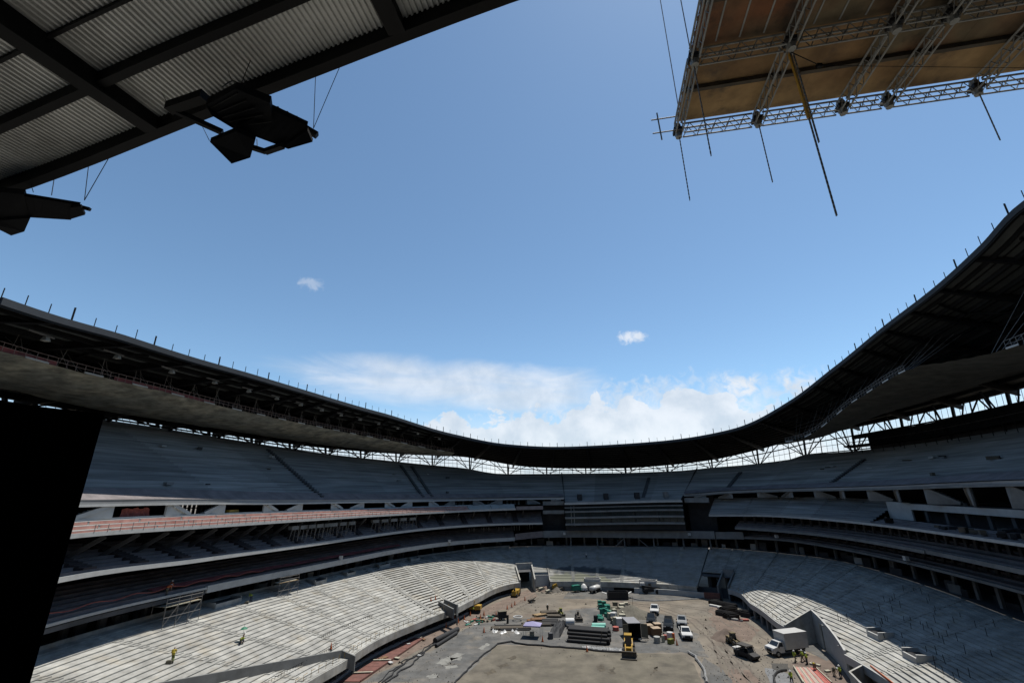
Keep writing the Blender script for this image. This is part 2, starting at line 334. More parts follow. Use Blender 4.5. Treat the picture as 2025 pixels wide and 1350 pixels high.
def tier(th, F, B, n, edges, m, pieces=True, mf=None, k0=None, aisle=.95, seg=4, name='terrace_step', am=None, asub=2, aup=.06):
    for i, (a0, a1) in enumerate(zip(edges[:-1], edges[1:])):
        s = k0(a0, a1) if k0 else 0
        if pieces:
            for k in range(s, n): step_mesh(MB(), F, B, k, k + 1, n, a0 + .03, a1 - .03, seg, sl=.45).build(name, (mf(k, a0) if mf else None) or m, th)
        else: step_mesh(MB(), F, B, s, n, n, a0, a1, seg).build('terrace_section', m, th)
    if aisle:
        for i, a in enumerate(edges[1:-1]):
            s = k0(a - .2, a + .2) if k0 else 0
            aisle_mesh(MB(), F, B, n, a, aisle, s, up=aup, sub=asub).build('aisle_stairs', am or m, th)
#@SETTING
# ground: one sheet out to the horizon, finer under the pitch
def sheet(name, m, pts, z, jit=.8, sub=1.01):
    P = []
    for a, b in zip(pts, pts[1:] + pts[:1]):
        a, b = Vector(a), Vector(b); k = max(1, int((b - a).length / sub))
        for i in range(k):
            p = a + (b - a) * i / k; q = Vector((p.x, p.y, 3)) * (.35 if sub > 1 else 1.3)
            q2 = q * 3.1
            P.append(Vector((p.x + jit * (noise.noise(q) + .5 * noise.noise(q2)), p.y + jit * (noise.noise(q + Vector((9, 9, 9))) + .5 * noise.noise(q2 + Vector((4, 4, 4)))), z)))
    me = D.meshes.new(name); bm = bmesh.new(); f = bm.faces.new([bm.verts.new(p) for p in P]); bm.normal_update()
    if f.normal.z < 0: f.normal_flip()
    bmesh.ops.triangulate(bm, faces=bm.faces[:]); bm.to_mesh(me); bm.free(); me.materials.append(m)
    o = D.objects.new(name, me); COL.objects.link(o); return structure(o)
def gp(l, z=0): return [at(u, v, 0).xy.to_3d() for u, v in l]
g = MB(); xs = [-4000, -1000, -300, -150] + list(range(-110, 131, 10)) + [160, 300, 1000, 4000]; ys = [-4000, -1000, -200] + list(range(-60, 221, 10)) + [300, 1000, 4000]
g.add([(x, y, 0) for y in ys for x in xs], [(j * len(xs) + i, j * len(xs) + i + 1, (j + 1) * len(xs) + i + 1, (j + 1) * len(xs) + i) for j in range(len(ys) - 1) for i in range(len(xs) - 1)])
structure(g.build('ground', DIRT))
sheet('gravel_yard', GRVL, gp([(700, 1349), (780, 1318), (850, 1285), (890, 1258), (935, 1236), (985, 1226), (1040, 1221), (1090, 1214), (1140, 1203), (1190, 1199), (1240, 1212), (1300, 1212), (1345, 1228), (1378, 1255), (1392, 1280), (1398, 1300), (1352, 1290), (1240, 1289), (1150, 1279), (985, 1274), (945, 1312), (900, 1349)]), .004)
sheet('gravel_track', GRVL, gp([(1112, 1183), (1125, 1169), (1235, 1168), (1330, 1172), (1405, 1178), (1380, 1184), (1290, 1189), (1240, 1188), (1180, 1184)]), .004, .3)
sheet('pitch_bed', CRTD, gp([(985, 1275), (1150, 1281), (1240, 1290), (1352, 1293), (1372, 1312), (1388, 1349), (1391, 1356), (896, 1356)]), .008, .25)
sheet('gravel_lane', GRVL, gp([(1392, 1300), (1425, 1320), (1452, 1349), (1455, 1356), (1395, 1356), (1385, 1330)]), .004, .3)
sheet('earth_path', MUD, gp([(645, 1355), (770, 1282), (885, 1232), (960, 1200), (1035, 1168), (1052, 1163), (1062, 1178), (1030, 1192), (985, 1218), (930, 1234), (880, 1256), (830, 1285), (760, 1322), (705, 1355)]), .012, .5)
sheet('earth_path', MUD, gp([(1400, 1200), (1432, 1196), (1470, 1222), (1500, 1246), (1478, 1268), (1440, 1262), (1410, 1235)]), .008, .9)
sheet('earth_path', MUD, gp([(1590, 1292), (1640, 1300), (1690, 1340), (1695, 1356), (1620, 1356), (1600, 1330), (1570, 1315)]), .008, .5)
sheet('earth_path', MUD, gp([(1440, 1322), (1485, 1325), (1510, 1356), (1448, 1356)]), .008, .6)
sheet('cement_slab', mat('smooth_grey_screed', (.20, .205, .21), .6, var=.35, scale=.8, stain=(.1, .1, .1), stain_amt=.6), gp([(1512, 1320), (1540, 1322), (1566, 1335), (1570, 1356), (1525, 1356)]), .012, .3)
sheet('gravel_apron', GRVL, gp([(1440, 1190), (1462, 1186), (1590, 1263), (1612, 1276), (1648, 1300), (1636, 1306), (1560, 1270), (1500, 1228)]), .016, .25)
for pts in ([(858, 1311), (905, 1290), (918, 1292), (880, 1315)], [(890, 1300), (914, 1298), (912, 1304), (894, 1306)], [(880, 1317), (905, 1313), (905, 1320), (884, 1322)], [(842, 1336), (862, 1331), (868, 1337), (848, 1342)], [(945, 1282), (962, 1271), (968, 1273), (954, 1284)]):
    sheet('cement_spill', PALE, gp(pts), .014, .55, .3)
sheet('puddle', DAMP, gp([(1524, 1310), (1556, 1312), (1560, 1322), (1545, 1330), (1526, 1322)]), .016, .5, .8)

#@STANDS
def edges_of(a0, a1, n): return arc(a0, a1, n)
ls = thing('lower_stand', 'sunlit pale concrete lower stand along the left side of the pitch', 'stand', L1(-75))
def k_left(a0, a1): return 0
tier(ls, L1, L2, 26, [-136] + arc(-126, -23, 11), CW, k0=k_left, pieces=True)
band(MB(), L1, -136, -23, 60, 1.15, .25, dz=-1.05, dr=-.30).build('front_wall', CW, ls)
ribbon(MB(), lambda d: L1(d, 2.8, 0), lambda d: Vector((*L1(d, 2.8).xy, 0)), arc(-136, -23, 50)).build('recessed_wall', CD, ls)
band(MB(), L2, -136, -23, 50, .5, .3, dz=.0).build('rear_kerb', CW, ls)
kb = MB(); band(kb, L1, -136, -23, 60, .45, .5, dz=-3.0, dr=1.3); kb.build('pitch_kerb', WH, ls)
for a in arc(-124, -26, 34):
    p = L1(a, 1.6); MB().box(p.x - .15, p.y - .15, 0, p.x + .15, p.y + .15, 2.0).build('stub_column', CD, ls)
br = MB()                                                   # seat brackets bolted to the risers
for k in range(2, 26):
    for a in arc(-62, -33, 84):
        if min(abs(a - e) for e in arc(-126, -23, 11)) < .9: continue
        p = lerp(L1(a), L2(a), k / 26); z = lerp(L1(a).z, L2(a).z, (k + .5) / 26)
        d = Vector((p.x - CX, p.y - CY, 0)).normalized(); q = Vector((p.x, p.y, z)) - d * .09
        br.beam(q + Vector((0, 0, .04)), q - Vector((0, 0, .12)), .22, .16)
o = br.build('seat_bracket', ST, ls); o['kind'] = 'stuff'
lf = thing('lower_stand', 'far lower stand behind the pitch end, only its front rows in sun', 'stand', L1(3))
E_F = [-18.95, -15, -9, -3, 3, 9.5, 15, 20.3]
WET = mat('rain_wet_concrete', (.10, .11, .12), .5, var=.5, scale=.7)
WETC = mat('rain_stained_precast_concrete', (.47, .465, .435), .85, var=.22, scale=.55, stain=(.40, .345, .25), stain_amt=.55, bump=.21)
def blot(m, c, rx, ry, colr, name):                          # an irregular spill on a surface, fixed in the place
    t = m.node_tree; n, l = t.nodes, t.links; b = n['Principled BSDF']; old = b.inputs['Base Color'].links[0].from_socket
    g_ = n.new('ShaderNodeNewGeometry'); mp = n.new('ShaderNodeMapping'); l.new(g_.outputs['Position'], mp.inputs[0]); mp.vector_type = 'TEXTURE'
    mp.inputs['Location'].default_value = c; mp.inputs['Rotation'].default_value = (0, 0, -AX); mp.inputs['Scale'].default_value = (rx, ry, 60)
    ln = n.new('ShaderNodeVectorMath'); ln.operation = 'LENGTH'; l.new(mp.outputs[0], ln.inputs[0]); nz = n.new('ShaderNodeTexNoise'); nz.inputs['Scale'].default_value = .35; nz.inputs['Detail'].default_value = 6; l.new(g_.outputs['Position'], nz.inputs['Vector'])
    a_ = n.new('ShaderNodeMath'); a_.operation = 'MULTIPLY_ADD'; l.new(nz.outputs['Fac'], a_.inputs[0]); a_.inputs[1].default_value = 1.3; l.new(ln.outputs['Value'], a_.inputs[2])
    r_ = n.new('ShaderNodeMapRange'); l.new(a_.outputs[0], r_.inputs[0]); r_.inputs[1].default_value = 1.75; r_.inputs[2].default_value = 1.5; r_.inputs[4].default_value = .9
    mx_ = n.new('ShaderNodeMix'); mx_.data_type = 'RGBA'; l.new(r_.outputs[0], mx_.inputs[0]); l.new(old, mx_.inputs[6]); mx_.inputs[7].default_value = (*colr, 1); l.new(mx_.outputs[2], b.inputs['Base Color'])
blot(WETC, at(1165, 1126, 4.8), 11.5, 3.4, (.05, .06, .07), 'wet'); blot(WETC, at(1150, 1143, 3.2), 9.5, 4.2, (.16, .165, .12), 'mud')
MOS = mat('mud_splashed_concrete', (.27, .275, .21), .85, var=.6, scale=.8, stain=(.16, .15, .11), stain_amt=.8)
tier(lf, L1, L2, 26, E_F, CW, mf=lambda k, a: WETC, k0=lambda a, b: 6 if b < -14.5 else 0, seg=3)
tier(lf, L1, L2, 26, [20.5, 25.0], CW, k0=lambda a, b: 9, seg=3)
band(MB(), L1, -15.0, 20.3, 24, 1.3, .25, dz=-1.2, dr=-.3).build('front_wall', CW, lf)
ribbon(MB(), lambda d: L1(d, 2.5, -.2), lambda d: Vector((*L1(d, 2.5).xy, 0)), arc(-15, 29, 24)).build('recessed_wall', CD, lf)
band(MB(), L1, -15.5, 1.0, 10, 1.3, .3, dz=-2.35, dr=-.2).build('barrier_wall', CG, lf)
band(MB(), L1, 6.0, 22.0, 10, 1.3, .35, dz=-2.35, dr=-1.0).build('barrier_wall', WH, lf)
band(MB(), L1, 22.05, 25.6, 4, 1.5, .5, dz=-2.35, dr=-1.4).build('painted_barrier', BRK, lf)
band(MB(), L1, 20.4, 25.0, 6, 1.4, .3, dz=1.5, dr=7.6).build('opening_lintel', CG, lf)
for a in (21.5, 23.2, 24.8):
    p = L1(a, 8.2); MB().box(p.x - .3, p.y - .3, 0, p.x + .3, p.y + .3, 4.8).build('opening_column', CD, lf)
ribbon(MB(), lambda d: L1(d, 12, 2.6), lambda d: Vector((*L1(d, 12).xy, 0)), arc(20.3, 27.4, 6)).build('tunnel_wall', BK, lf)
# corner wall, left of the far rows
w = MB(); band(w, L1, -18.9, -15.1, 5, 3.0, .3, dz=-1.6, dr=2.2); w.build('corner_wall', WH, lf)
for a in (20.4, -15.05):                                  # raked flank walls
    s = MB()
    for k in range(8): p, q = lerp(L1(a), L2(a), k / 26), lerp(L1(a), L2(a), (k + 1) / 26); s.beam(p + Vector((0, 0, .1)), q + Vector((0, 0, .1)), .22, .7)
    s.build('flank_wall', CW, lf)
lr = thing('lower_stand', 'right lower stand, mostly in blue shade with a sunlit strip of front rows', 'stand', L1(70))
E_R = [27.3, 34, 40, 45.3, 50.4, 55.6, 64.0, 72.0, 80.0, 88.0, 96.5, 105, 113]
def kbay(a): return 6.3 * max(0.0, (76.5 - a) / (76.5 - 55.6)) if a >= 55.6 else 0.0
tier(lr, L1, L2, 26, E_R[:6], CW)
NB = [55.6 + (80 - 55.6) * i / 12 for i in range(13)]
for a0, a1 in zip(NB[:-1], NB[1:]):                          # short rows cut off by the loading bay wall
    for k in range(max(0, math.ceil(kbay((a0 + a1) / 2) - .2)), 7): step_mesh(MB(), L1, L2, k, k + 1, 26, a0 + .01, a1 - .01, 2, sl=.45).build('terrace_step', CW, lr)
tier(lr, L1, L2, 26, [55.6, 64.0, 72.0, 80.0], CW, k0=lambda a, b: 7); tier(lr, L1, L2, 26, [80.0, 88.0], CW)
for a in (55.6, 80.0): aisle_mesh(MB(), L1, L2, 26, a, 1.2, 7 if a < 60 else 0).build('aisle_stairs', CW, lr)
aisle_mesh(MB(), L1, L2, 26, 88.0, 1.2).build('aisle_stairs', CW, lr)
tier(lr, L1, L2, 26, E_R[9:], CW, pieces=False)
band(MB(), L1, 27.3, 55.6, 24, 1.1, .25, dz=-1.0, dr=-.3).build('front_wall', WH, lr)
band(MB(), L1, 76.5, 113, 30, 1.1, .25, dz=-1.0, dr=-.3).build('front_wall', WH, lr)
ribbon(MB(), lambda d: L1(d, 3.4, 0), lambda d: Vector((*L1(d, 3.4).xy, 0)), arc(27.3, 55.6, 24)).build('recessed_wall', CD, lr)
ribbon(MB(), lambda d: L1(d, 2.4, 0), lambda d: Vector((*L1(d, 2.4).xy, 0)), arc(77, 113, 24)).build('recessed_wall', CG, lr)
for a in arc(32, 54, 7):
    p = L1(a, .1); MB().box(p.x - .2, p.y - .2, 0, p.x + .2, p.y + .2, 2.0).build('stub_column', CG, lr)
def fr(a, k, dz=0): return lerp(L1(a), L2(a), k / 26) + Vector((0, 0, dz))
wl = MB()                                                 # loading bay: return wall, back walls with a doorway
def wall_between(mb, p, q, t=.3):
    n_ = Vector((q.y - p.y, p.x - q.x, 0)).normalized() * t / 2
    P0, Q0 = Vector((p.x, p.y, 0)), Vector((q.x, q.y, 0))
    mb.hexa([P0 - n_, Q0 - n_, Q0 + n_, P0 + n_], [p - n_, q - n_, q + n_, p + n_])
wall_between(wl, fr(55.6, -.3, .5), fr(55.6, 6.3, .6)); wl.build('bay_return_wall', CW, lr)
for a0, a1 in ((55.7, 58.8), (60.6, 76.3)):
    w = MB(); n = 2 if a1 < 60 else 10
    for i in range(n): wall_between(w, fr(lerp(a0, a1, i / n), kbay(lerp(a0, a1, i / n)), .55), fr(lerp(a0, a1, (i + 1) / n), kbay(lerp(a0, a1, (i + 1) / n)), .55))
    w.build('bay_wall', WH, lr)
w = MB(); w.beam(fr(58.8, kbay(58.8), .0), fr(60.6, kbay(60.6), .0), .3, 1.1); w.build('doorway_lintel', WH, lr)
def parapet_box(th, a, k, wa, dk, h=1.1, m=WH, name='vomitory_parapet'):
    s = MB(); c = [fr(a - wa, k), fr(a + wa, k), fr(a + wa, k + dk), fr(a - wa, k + dk)]
    zt = c[2].z + h * .55
    def wl_(p, q, z1, z2):
        n_ = Vector((q.y - p.y, p.x - q.x, 0)).normalized() * .13
        s.hexa([p - n_ - Vector((0, 0, .4)), q - n_ - Vector((0, 0, .4)), q + n_ - Vector((0, 0, .4)), p + n_ - Vector((0, 0, .4))], [Vector((*(p - n_).xy, z1)), Vector((*(q - n_).xy, z2)), Vector((*(q + n_).xy, z2)), Vector((*(p + n_).xy, z1))])
    zf = c[0].z + h
    wl_(c[0], c[3], max(zf, zt), max(zf, zt)); wl_(c[3], c[2], max(zf, zt), max(zf, zt)); wl_(c[1], c[2], max(zf, zt), max(zf, zt)); wl_(c[0], c[1], c[0].z + .75, c[0].z + .75)
    s.build(name, m, th)
    f = MB(); q = [x + Vector((0, 0, .35)) for x in c]; q = [Vector((x.x, x.y, max(c[0].z, c[3].z) + .12)) for x in q]; f.add(q, [(0, 1, 2, 3)]); f.build('vomitory_floor', BK, th)
parapet_box(lr, 74.0, 6.6, 1.7, 2.6, 1.1); parapet_box(lr, 85.5, 6, 2.0, 2.6, 1.1)
pb = MB(); P4 = [at(1680, 1327, 3.2), at(1716, 1308, 3.2), at(1790, 1350, 3.2), at(1745, 1392, 3.2)]
for a, b in zip(P4, P4[1:] + P4[:1]): wall_between(pb, a, b, .25)
pb.build('stair_pit_wall', CW, lr)
ol = MB(); ol.beam(at(1722, 1318, 3.3), at(1768, 1354, 3.3), .12, .5); ol.build('orange_toe_board', ORG, lr)
parapet_box(lf, -4.2, 0, 1.9, 2.0, .55, WH, 'dugout_wall'); parapet_box(lf, 9.3, 0, 1.9, 2.0, .55, WH, 'dugout_wall')
# left stand fittings
for a, k, wa, dk in ((-76.5, 23, 1.6, 2.5), (-67.0, 23.4, 1.2, 2), (-99, 23.6, 2.6, 2.2), (-56.5, 23.8, 1.5, 1.8), (-47.5, 24, 1.2, 1.6)): parapet_box(ls, a, k, wa, dk, .9, CW)
w = MB()
def near_stand(u, v):
    best = None
    for z in [2.5 + .1 * i for i in range(80)]:
        p = at(u, v, z); dx, dy = p.x - CX, p.y - CY; a = math.degrees(math.atan2(dx, dy) - AX); P0, P1 = L1(a), L2(a); r0 = math.hypot(P0.x - CX, P0.y - CY); r1 = math.hypot(P1.x - CX, P1.y - CY)
        zs = lerp(P0.z, P1.z, (math.hypot(dx, dy) - r0) / (r1 - r0))
        if best is None or abs(zs - z) < best[0]: best = (abs(zs - z), Vector((p.x, p.y, zs)))
    return best[1]
A_, B_, C_ = [near_stand(*q) + Vector((0, 0, h_)) for q, h_ in (((250, 1380), 1.0), ((675, 1300), 1.0), ((702, 1309), .8))]
for a, b in ((A_, B_), (B_, C_)):
    n_ = Vector((b.y - a.y, a.x - b.x, 0)).normalized() * .15; dn = Vector((0, 0, 2.0))
    w.hexa([a - n_ - dn, b - n_ - dn, b + n_ - dn, a + n_ - dn], [a - n_, b - n_, b + n_, a + n_])
w.build('ramp_parapet', CG, ls)
w = MB(); A_, B_, C_ = at(868, 1188, 4.4), at(893, 1204, 3.9), at(880, 1185, 4.6)
for a, b in ((at(868, 1188, 4.4), at(897, 1203, 4.2)), (at(879, 1184, 4.6), at(905, 1195, 4.4)), (at(905, 1195, 4.4), at(904, 1216, 2.6))):
    n_ = Vector((b.y - a.y, a.x - b.x, 0)).normalized() * .15; dn = Vector((0, 0, 1.8))
    w.hexa([a - n_ - dn, b - n_ - dn, b + n_ - dn, a + n_ - dn], [a - n_, b - n_, b + n_, a + n_])
w.build('stair_parapet', CG, ls)
# tunnels in the two far corners
def tunnel(th, a0, a1, kk, m=CW):
    for a, s_ in ((a0, -1), (a1, 1)):
        w = MB()
        for k in range(kk): wall_between(w, fr(a, k, .75), fr(a, k + 1, .75), .35)
        w.build('tunnel_side_wall', m, th)
    w = MB(); w.beam(fr(a0, kk, .2), fr(a1, kk, .2), .5, 1.9); w.build('tunnel_lintel', m, th)
    w = MB(); band(w, L1, a0, a1, 3, 6, .3, dz=-3, dr=17); w.build('tunnel_back', BK, th)
    w = MB(); w.add([fr(a0, kk, -.6), fr(a1, kk, -.6), fr(a1, 26, -2.4), fr(a0, 26, -2.4)], [(0, 1, 2, 3)]); w.build('tunnel_roof', BK, th)
    tier(th, L1, L2, 26, [a0, a1], CW, k0=lambda a, b: kk, seg=2, aisle=0)
tunnel(lf, -23.02, -18.93, 10)
tunnel(lf, 24.98, 27.32, 9, CG)

for th_x, a0, a1 in ((ls, -136, -22.98), (lf, -22.98, 27.3), (lr, 27.3, 113)):
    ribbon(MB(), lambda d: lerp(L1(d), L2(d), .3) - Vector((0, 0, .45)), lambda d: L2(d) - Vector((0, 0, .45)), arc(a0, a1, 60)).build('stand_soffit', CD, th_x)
#@TIERS
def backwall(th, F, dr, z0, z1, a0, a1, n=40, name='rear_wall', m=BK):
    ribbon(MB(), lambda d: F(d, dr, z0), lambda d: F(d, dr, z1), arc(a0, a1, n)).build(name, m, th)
def slab(th, F, dr0, dr1, dz, a0, a1, n=40, name='floor_slab', m=CD):
    ribbon(MB(), lambda d: F(d, dr0, dz), lambda d: F(d, dr1, dz), arc(a0, a1, n)).build(name, m, th)
def columns(th, F, dr, z0, z1, degs, w=.35, m=CD, name='column'):
    for a in degs: p = F(a, dr); MB().box(p.x - w / 2, p.y - w / 2, p.z + z0, p.x + w / 2, p.y + w / 2, p.z + z1).build(name, m, th)
def ring_lin(F, dr, dz): return lambda d: F(d, dr, dz)
# --- concourse behind the lower stands
cn = thing('concourse', 'dark open concourse between the lower stands and the balcony above', 'concourse', L2(0))
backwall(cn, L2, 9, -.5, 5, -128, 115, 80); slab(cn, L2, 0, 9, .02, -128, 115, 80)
columns(cn, L2, 2.2, 0, 3.4, arc(-124, 112, 60), .5, CG)
for i, a in enumerate(arc(-122, 110, 120)):
    if random.random() < .62:
        p = L2(a, random.uniform(1.0, 3.5)); s = random.uniform(.5, 1.3); hh = random.uniform(.8, 2.3)
        d = Vector((p.x - CX, p.y - CY, 0)).normalized(); q = Vector((-d.y, d.x, 0)) * s
        MB().hexa([p - q, p + q, p + q + d * .4, p - q + d * .4], [x + Vector((0, 0, hh)) for x in (p - q, p + q, p + q + d * .4, p - q + d * .4)]).build('partition_panel', random.choice((CG, CD, CD, WH, BK)), cn)
cw = thing('core_wall', 'dark inner wall rising behind all the balconies round the bowl', 'wall', L2(0, 9.6))
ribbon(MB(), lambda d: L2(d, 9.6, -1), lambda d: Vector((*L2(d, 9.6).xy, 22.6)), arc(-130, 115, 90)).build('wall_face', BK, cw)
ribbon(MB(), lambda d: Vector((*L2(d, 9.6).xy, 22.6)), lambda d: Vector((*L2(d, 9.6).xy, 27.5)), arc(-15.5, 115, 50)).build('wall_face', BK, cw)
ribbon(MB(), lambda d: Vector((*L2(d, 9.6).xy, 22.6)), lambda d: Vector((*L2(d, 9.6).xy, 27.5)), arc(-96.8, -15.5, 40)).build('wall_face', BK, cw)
# --- first balcony
ba = thing('balcony', 'lowest balcony along the left side, pale parapet with faded red mesh behind', 'balcony', AR(-75))
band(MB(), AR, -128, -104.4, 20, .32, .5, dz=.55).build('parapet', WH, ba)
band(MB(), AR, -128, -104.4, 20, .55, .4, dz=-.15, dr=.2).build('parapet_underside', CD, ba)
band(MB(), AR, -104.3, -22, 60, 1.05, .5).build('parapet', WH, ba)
tier(ba, ring_lin(AR, .6, .9), ring_lin(AR, 7.5, 3.6), 7, arc(-128, -22, 14), CP, pieces=False, aisle=0, seg=4)
ribbon(MB(), ring_lin(AR, .8, 1.65), ring_lin(AR, 2.2, 1.95), arc(-112, -52, 60)).build('mesh_sheet', DR, ba)
rm = MB(); dg = arc(-127, -92, 80); V = [AR(d, .7, 1.3) for d in dg] + [AR(d, .75, 1.95 + .12 * math.sin(d * 2.1)) for d in dg]; rm.path([AR(d, .7, 1.75 + .15 * math.sin(d * 1.3)) for d in dg], .06, 5)
rm.build('mesh_top_cord', RED, ba)
slab(ba, AR, .3, 9, 0, -128, -22, 60, 'soffit', CD); backwall(ba, AR, 8.2, 3.0, 6.5, -128, -22, 60)
bf = thing('balcony', 'plain grey balcony band across the far end below the glazed boxes', 'balcony', AR(3))
band(MB(), AR, -21.9, -15.4, 6, 1.9, .4, dz=.2).build('parapet', CP, bf); band(MB(), AR, -15.3, 22.4, 30, 2.1, .4, dz=.05).build('parapet', CG, bf)
slab(bf, AR, .2, 9, .05, -22, 30, 40, 'soffit', CD); slab(bf, AR, .2, 9, 1.2, -22, 30, 40, 'floor_slab', CD)
columns(bf, AR, 1.4, -3, 0.05, (-9, -3, 3, 9.3, 15.5, 21), .35, CG)
q = MB(); q.beam(AR(1, 1.3, -2.6), AR(3, 1.3, -.2), .25); q.beam(AR(8, 1.3, -2.6), AR(6, 1.3, -.2), .25); q.build('diagonal_brace', CG, bf)
bb = thing('balcony', 'lowest balcony along the right side, thin dark shaded parapet', 'balcony', AR(70))
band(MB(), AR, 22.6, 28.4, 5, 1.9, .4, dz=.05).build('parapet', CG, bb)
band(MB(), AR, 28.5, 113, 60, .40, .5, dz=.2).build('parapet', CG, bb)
tier(bb, ring_lin(AR, .6, .5), ring_lin(AR, 5.0, 1.6), 3, arc(28.5, 113, 10), CP, pieces=False, aisle=0)
slab(bb, AR, .3, 9, .05, 22.5, 113, 50, 'soffit', CD); backwall(bb, AR, 6.2, 0, 4.5, 28.5, 113, 50, m=BK)
columns(bb, AR, 3.4, .8, 3.1, arc(29, 111, 40), .5, CD, 'partition_column')
# --- second balcony
b2 = thing('balcony', 'second balcony along the left side, white edge and stepped rows cut by dark aisles', 'balcony', BR(-75))
band(MB(), BR, -130, -15.5, 80, .55, .5).build('parapet', WH, b2)
tier(b2, ring_lin(BR, .5, .45), ring_lin(BR, 8.5, 3.5), 8, arc(-130, -15.5, 18), CP, pieces=False, aisle=1.7, asub=2, aup=.42, am=mat('dark_brown_steps', (.06, .045, .045), .9, var=.4), seg=4)
slab(b2, BR, .3, 9, 0.02, -130, -15.5, 60, 'soffit', CD); backwall(b2, BR, 9.0, 3.2, 6.5, -130, -15.5, 60)
for i, a in enumerate(list(arc(-88, -78, 4)) + list(arc(-76, -70, 2)) + list(arc(-62, -50, 4))):
    f = MB(); p = CR(a, 1.2, -1.5); d = Vector((p.x - CX, p.y - CY, 0)).normalized(); t = Vector((-d.y, d.x, 0)) * .9
    f.hexa([p - t, p + t, p + t + d * 1.0, p - t + d * 1.0], [x + Vector((0, 0, .7)) for x in (p - t, p + t, p + t + d, p - t + d)]); f.build('hung_formwork', CG, b2)
    f = MB(); [f.tube(p + t * s, p + t * s * 1.3 + d * .3 - Vector((0, 0, 2.2)), .05, n=5) for s in (-1, 0, 1)]; f.build('formwork_prop', SP, b2)
for a in arc(-127, -20, 26):
    f = MB(); f.beam(CR(a, 1.5, -.2), CR(a, 6.0, -3.2), .3, .5); f.build('raking_bracket', CD, b2)
b3 = thing('balcony', 'second balcony along the right side, long thin grey edge in shade', 'balcony', BR(70))
band(MB(), BR, 27.5, 73.0, 40, .55, .5).build('parapet', CG, b3); band(MB(), BR, 73.4, 113, 26, .6, .5, dz=.1).build('parapet', CG, b3)
tier(b3, ring_lin(BR, .5, .45), ring_lin(BR, 6.0, 2.0), 4, arc(27.5, 113, 10), CP, pieces=False, aisle=0)
slab(b3, BR, .3, 9, 0.02, 27.5, 113, 40, 'soffit', CD); backwall(b3, BR, 7.5, 1.0, 4.2, 27.5, 113, 50, m=BK)
columns(b3, BR, 3.6, .8, 3.4, arc(29, 111, 40), .45, CD, 'partition_column')
# --- third balcony
b4 = thing('balcony', 'top balcony along the left side, sunlit steps covered in faded red mesh', 'balcony', CR(-75))
band(MB(), CR, -130, -22, 80, .5, .4).build('parapet', WH, b4); band(MB(), CR, -21.8, -15.3, 6, 1.1, .4).build('parapet', CP, b4)
NR = 3
for k in range(NR):
    F_ = lambda d, k=k: lerp(CR(d, .35, .35), CT(d), k / NR); B_2 = lambda d, k=k: lerp(CR(d, .35, .35), CT(d), (k + 1) / NR)
    for a0, a1 in zip(arc(-130, -22, 18)[:-1], arc(-130, -22, 18)[1:]):
        w = MB(); step_mesh(w, F_, B_2, 0, 1, 1, a0 + .05, a1 - .05, 4); w.build('terrace_step', WH, b4)
        if a1 < -30:
            w = MB(); ribbon(w, lambda d: F_(d) + Vector((0, 0, .05)), lambda d: Vector((*F_(d).xy, B_2(d).z - .05)), arc(a0 + .1, a1 - .1, 4))
            for i in range(len(w.v)):
                p = Vector(w.v[i]); dd = Vector((p.x - CX, p.y - CY, 0)).normalized(); w.v[i] = tuple(p - dd * .12)
            w.build('mesh_strip', PINK, b4)
band(MB(), CT, -130, -22, 60, .25, .3, dz=.0).build('rear_kerb', WH, b4)
slab(b4, CR, .3, 12, 0.02, -130, -15.3, 60, 'soffit', CD); slab(b4, CT, .3, 9, 0, -130, -15.3, 60, 'floor_slab', CD)
ps = MB()
for a in arc(-126, -38, 60): ps.beam(CR(a, -.02, .4), CR(a, -.02, 1.3), .05)
ps.build('rail_post', SP, b4)['kind'] = 'stuff'
b5 = thing('balcony', 'top balcony along the right side, broad shaded bank of grey rows', 'balcony', CR(60))
band(MB(), CR, 22.4, 113, 60, .38, .4).build('parapet', WH, b5)
tier(b5, ring_lin(CR, .4, .35), CK, 11, [22.4, 30, 38, 46, 54, 61.5], CB, pieces=False, seg=4, am=CP)
tier(b5, ring_lin(CR, .4, .35), ring_lin(CK, -5, -3.2), 4, [61.5, 70, 80, 90, 100, 113], CP, pieces=False, seg=4)
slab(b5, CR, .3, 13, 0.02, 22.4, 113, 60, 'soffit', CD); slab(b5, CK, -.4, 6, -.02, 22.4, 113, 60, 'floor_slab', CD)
band(MB(), CK, 62.3, 113, 40, 1.0, .5, dz=-1.25, dr=-4.4).build('suite_fascia', WH, b5)
band(MB(), CK, 61.6, 67.3, 6, 3.1, .4, dz=-3.2, dr=-4.3).build('suite_end_wall', WH, b5)
backwall(b5, CK, -2.0, -4, -.2, 67.3, 113, 30, m=BK); columns(b5, CK, -3.5, -3.2, -1.2, arc(70, 110, 9), .5, CD)
slab(b5, CK, -4.2, 0, -.25, 62, 113, 40, 'terrace_slab', CP)
# gap behind the third balcony: rear wall in three lengths, leaving daylight through on the left
backwall(b4, CT, 8.5, -.5, 3.5, -130, -103, 16); backwall(b4, CT, 8.5, -.5, 3.5, -97, -15.3, 50); backwall(b5, CK, 4.5, -.5, 4, 22.4, 113, 60)
c3 = MB(); [c3.beam(CT(a, 8.6, 0), CT(a, 8.6, 2.4), .35) for a in arc(-102.6, -97.2, 7)]; c3.beam(CT(-103, 8.6, 1.1), CT(-97, 8.6, 1.1), .2); c3.build('window_mullion', BK, b4)
bx = MB(); p = CT(-100.5, 1.3); bx.box(p.x - .4, p.y - 1.6, p.z, p.x + .8, p.y + 1.2, p.z + .7); bx.build('mortar_trough', YEL, b4)
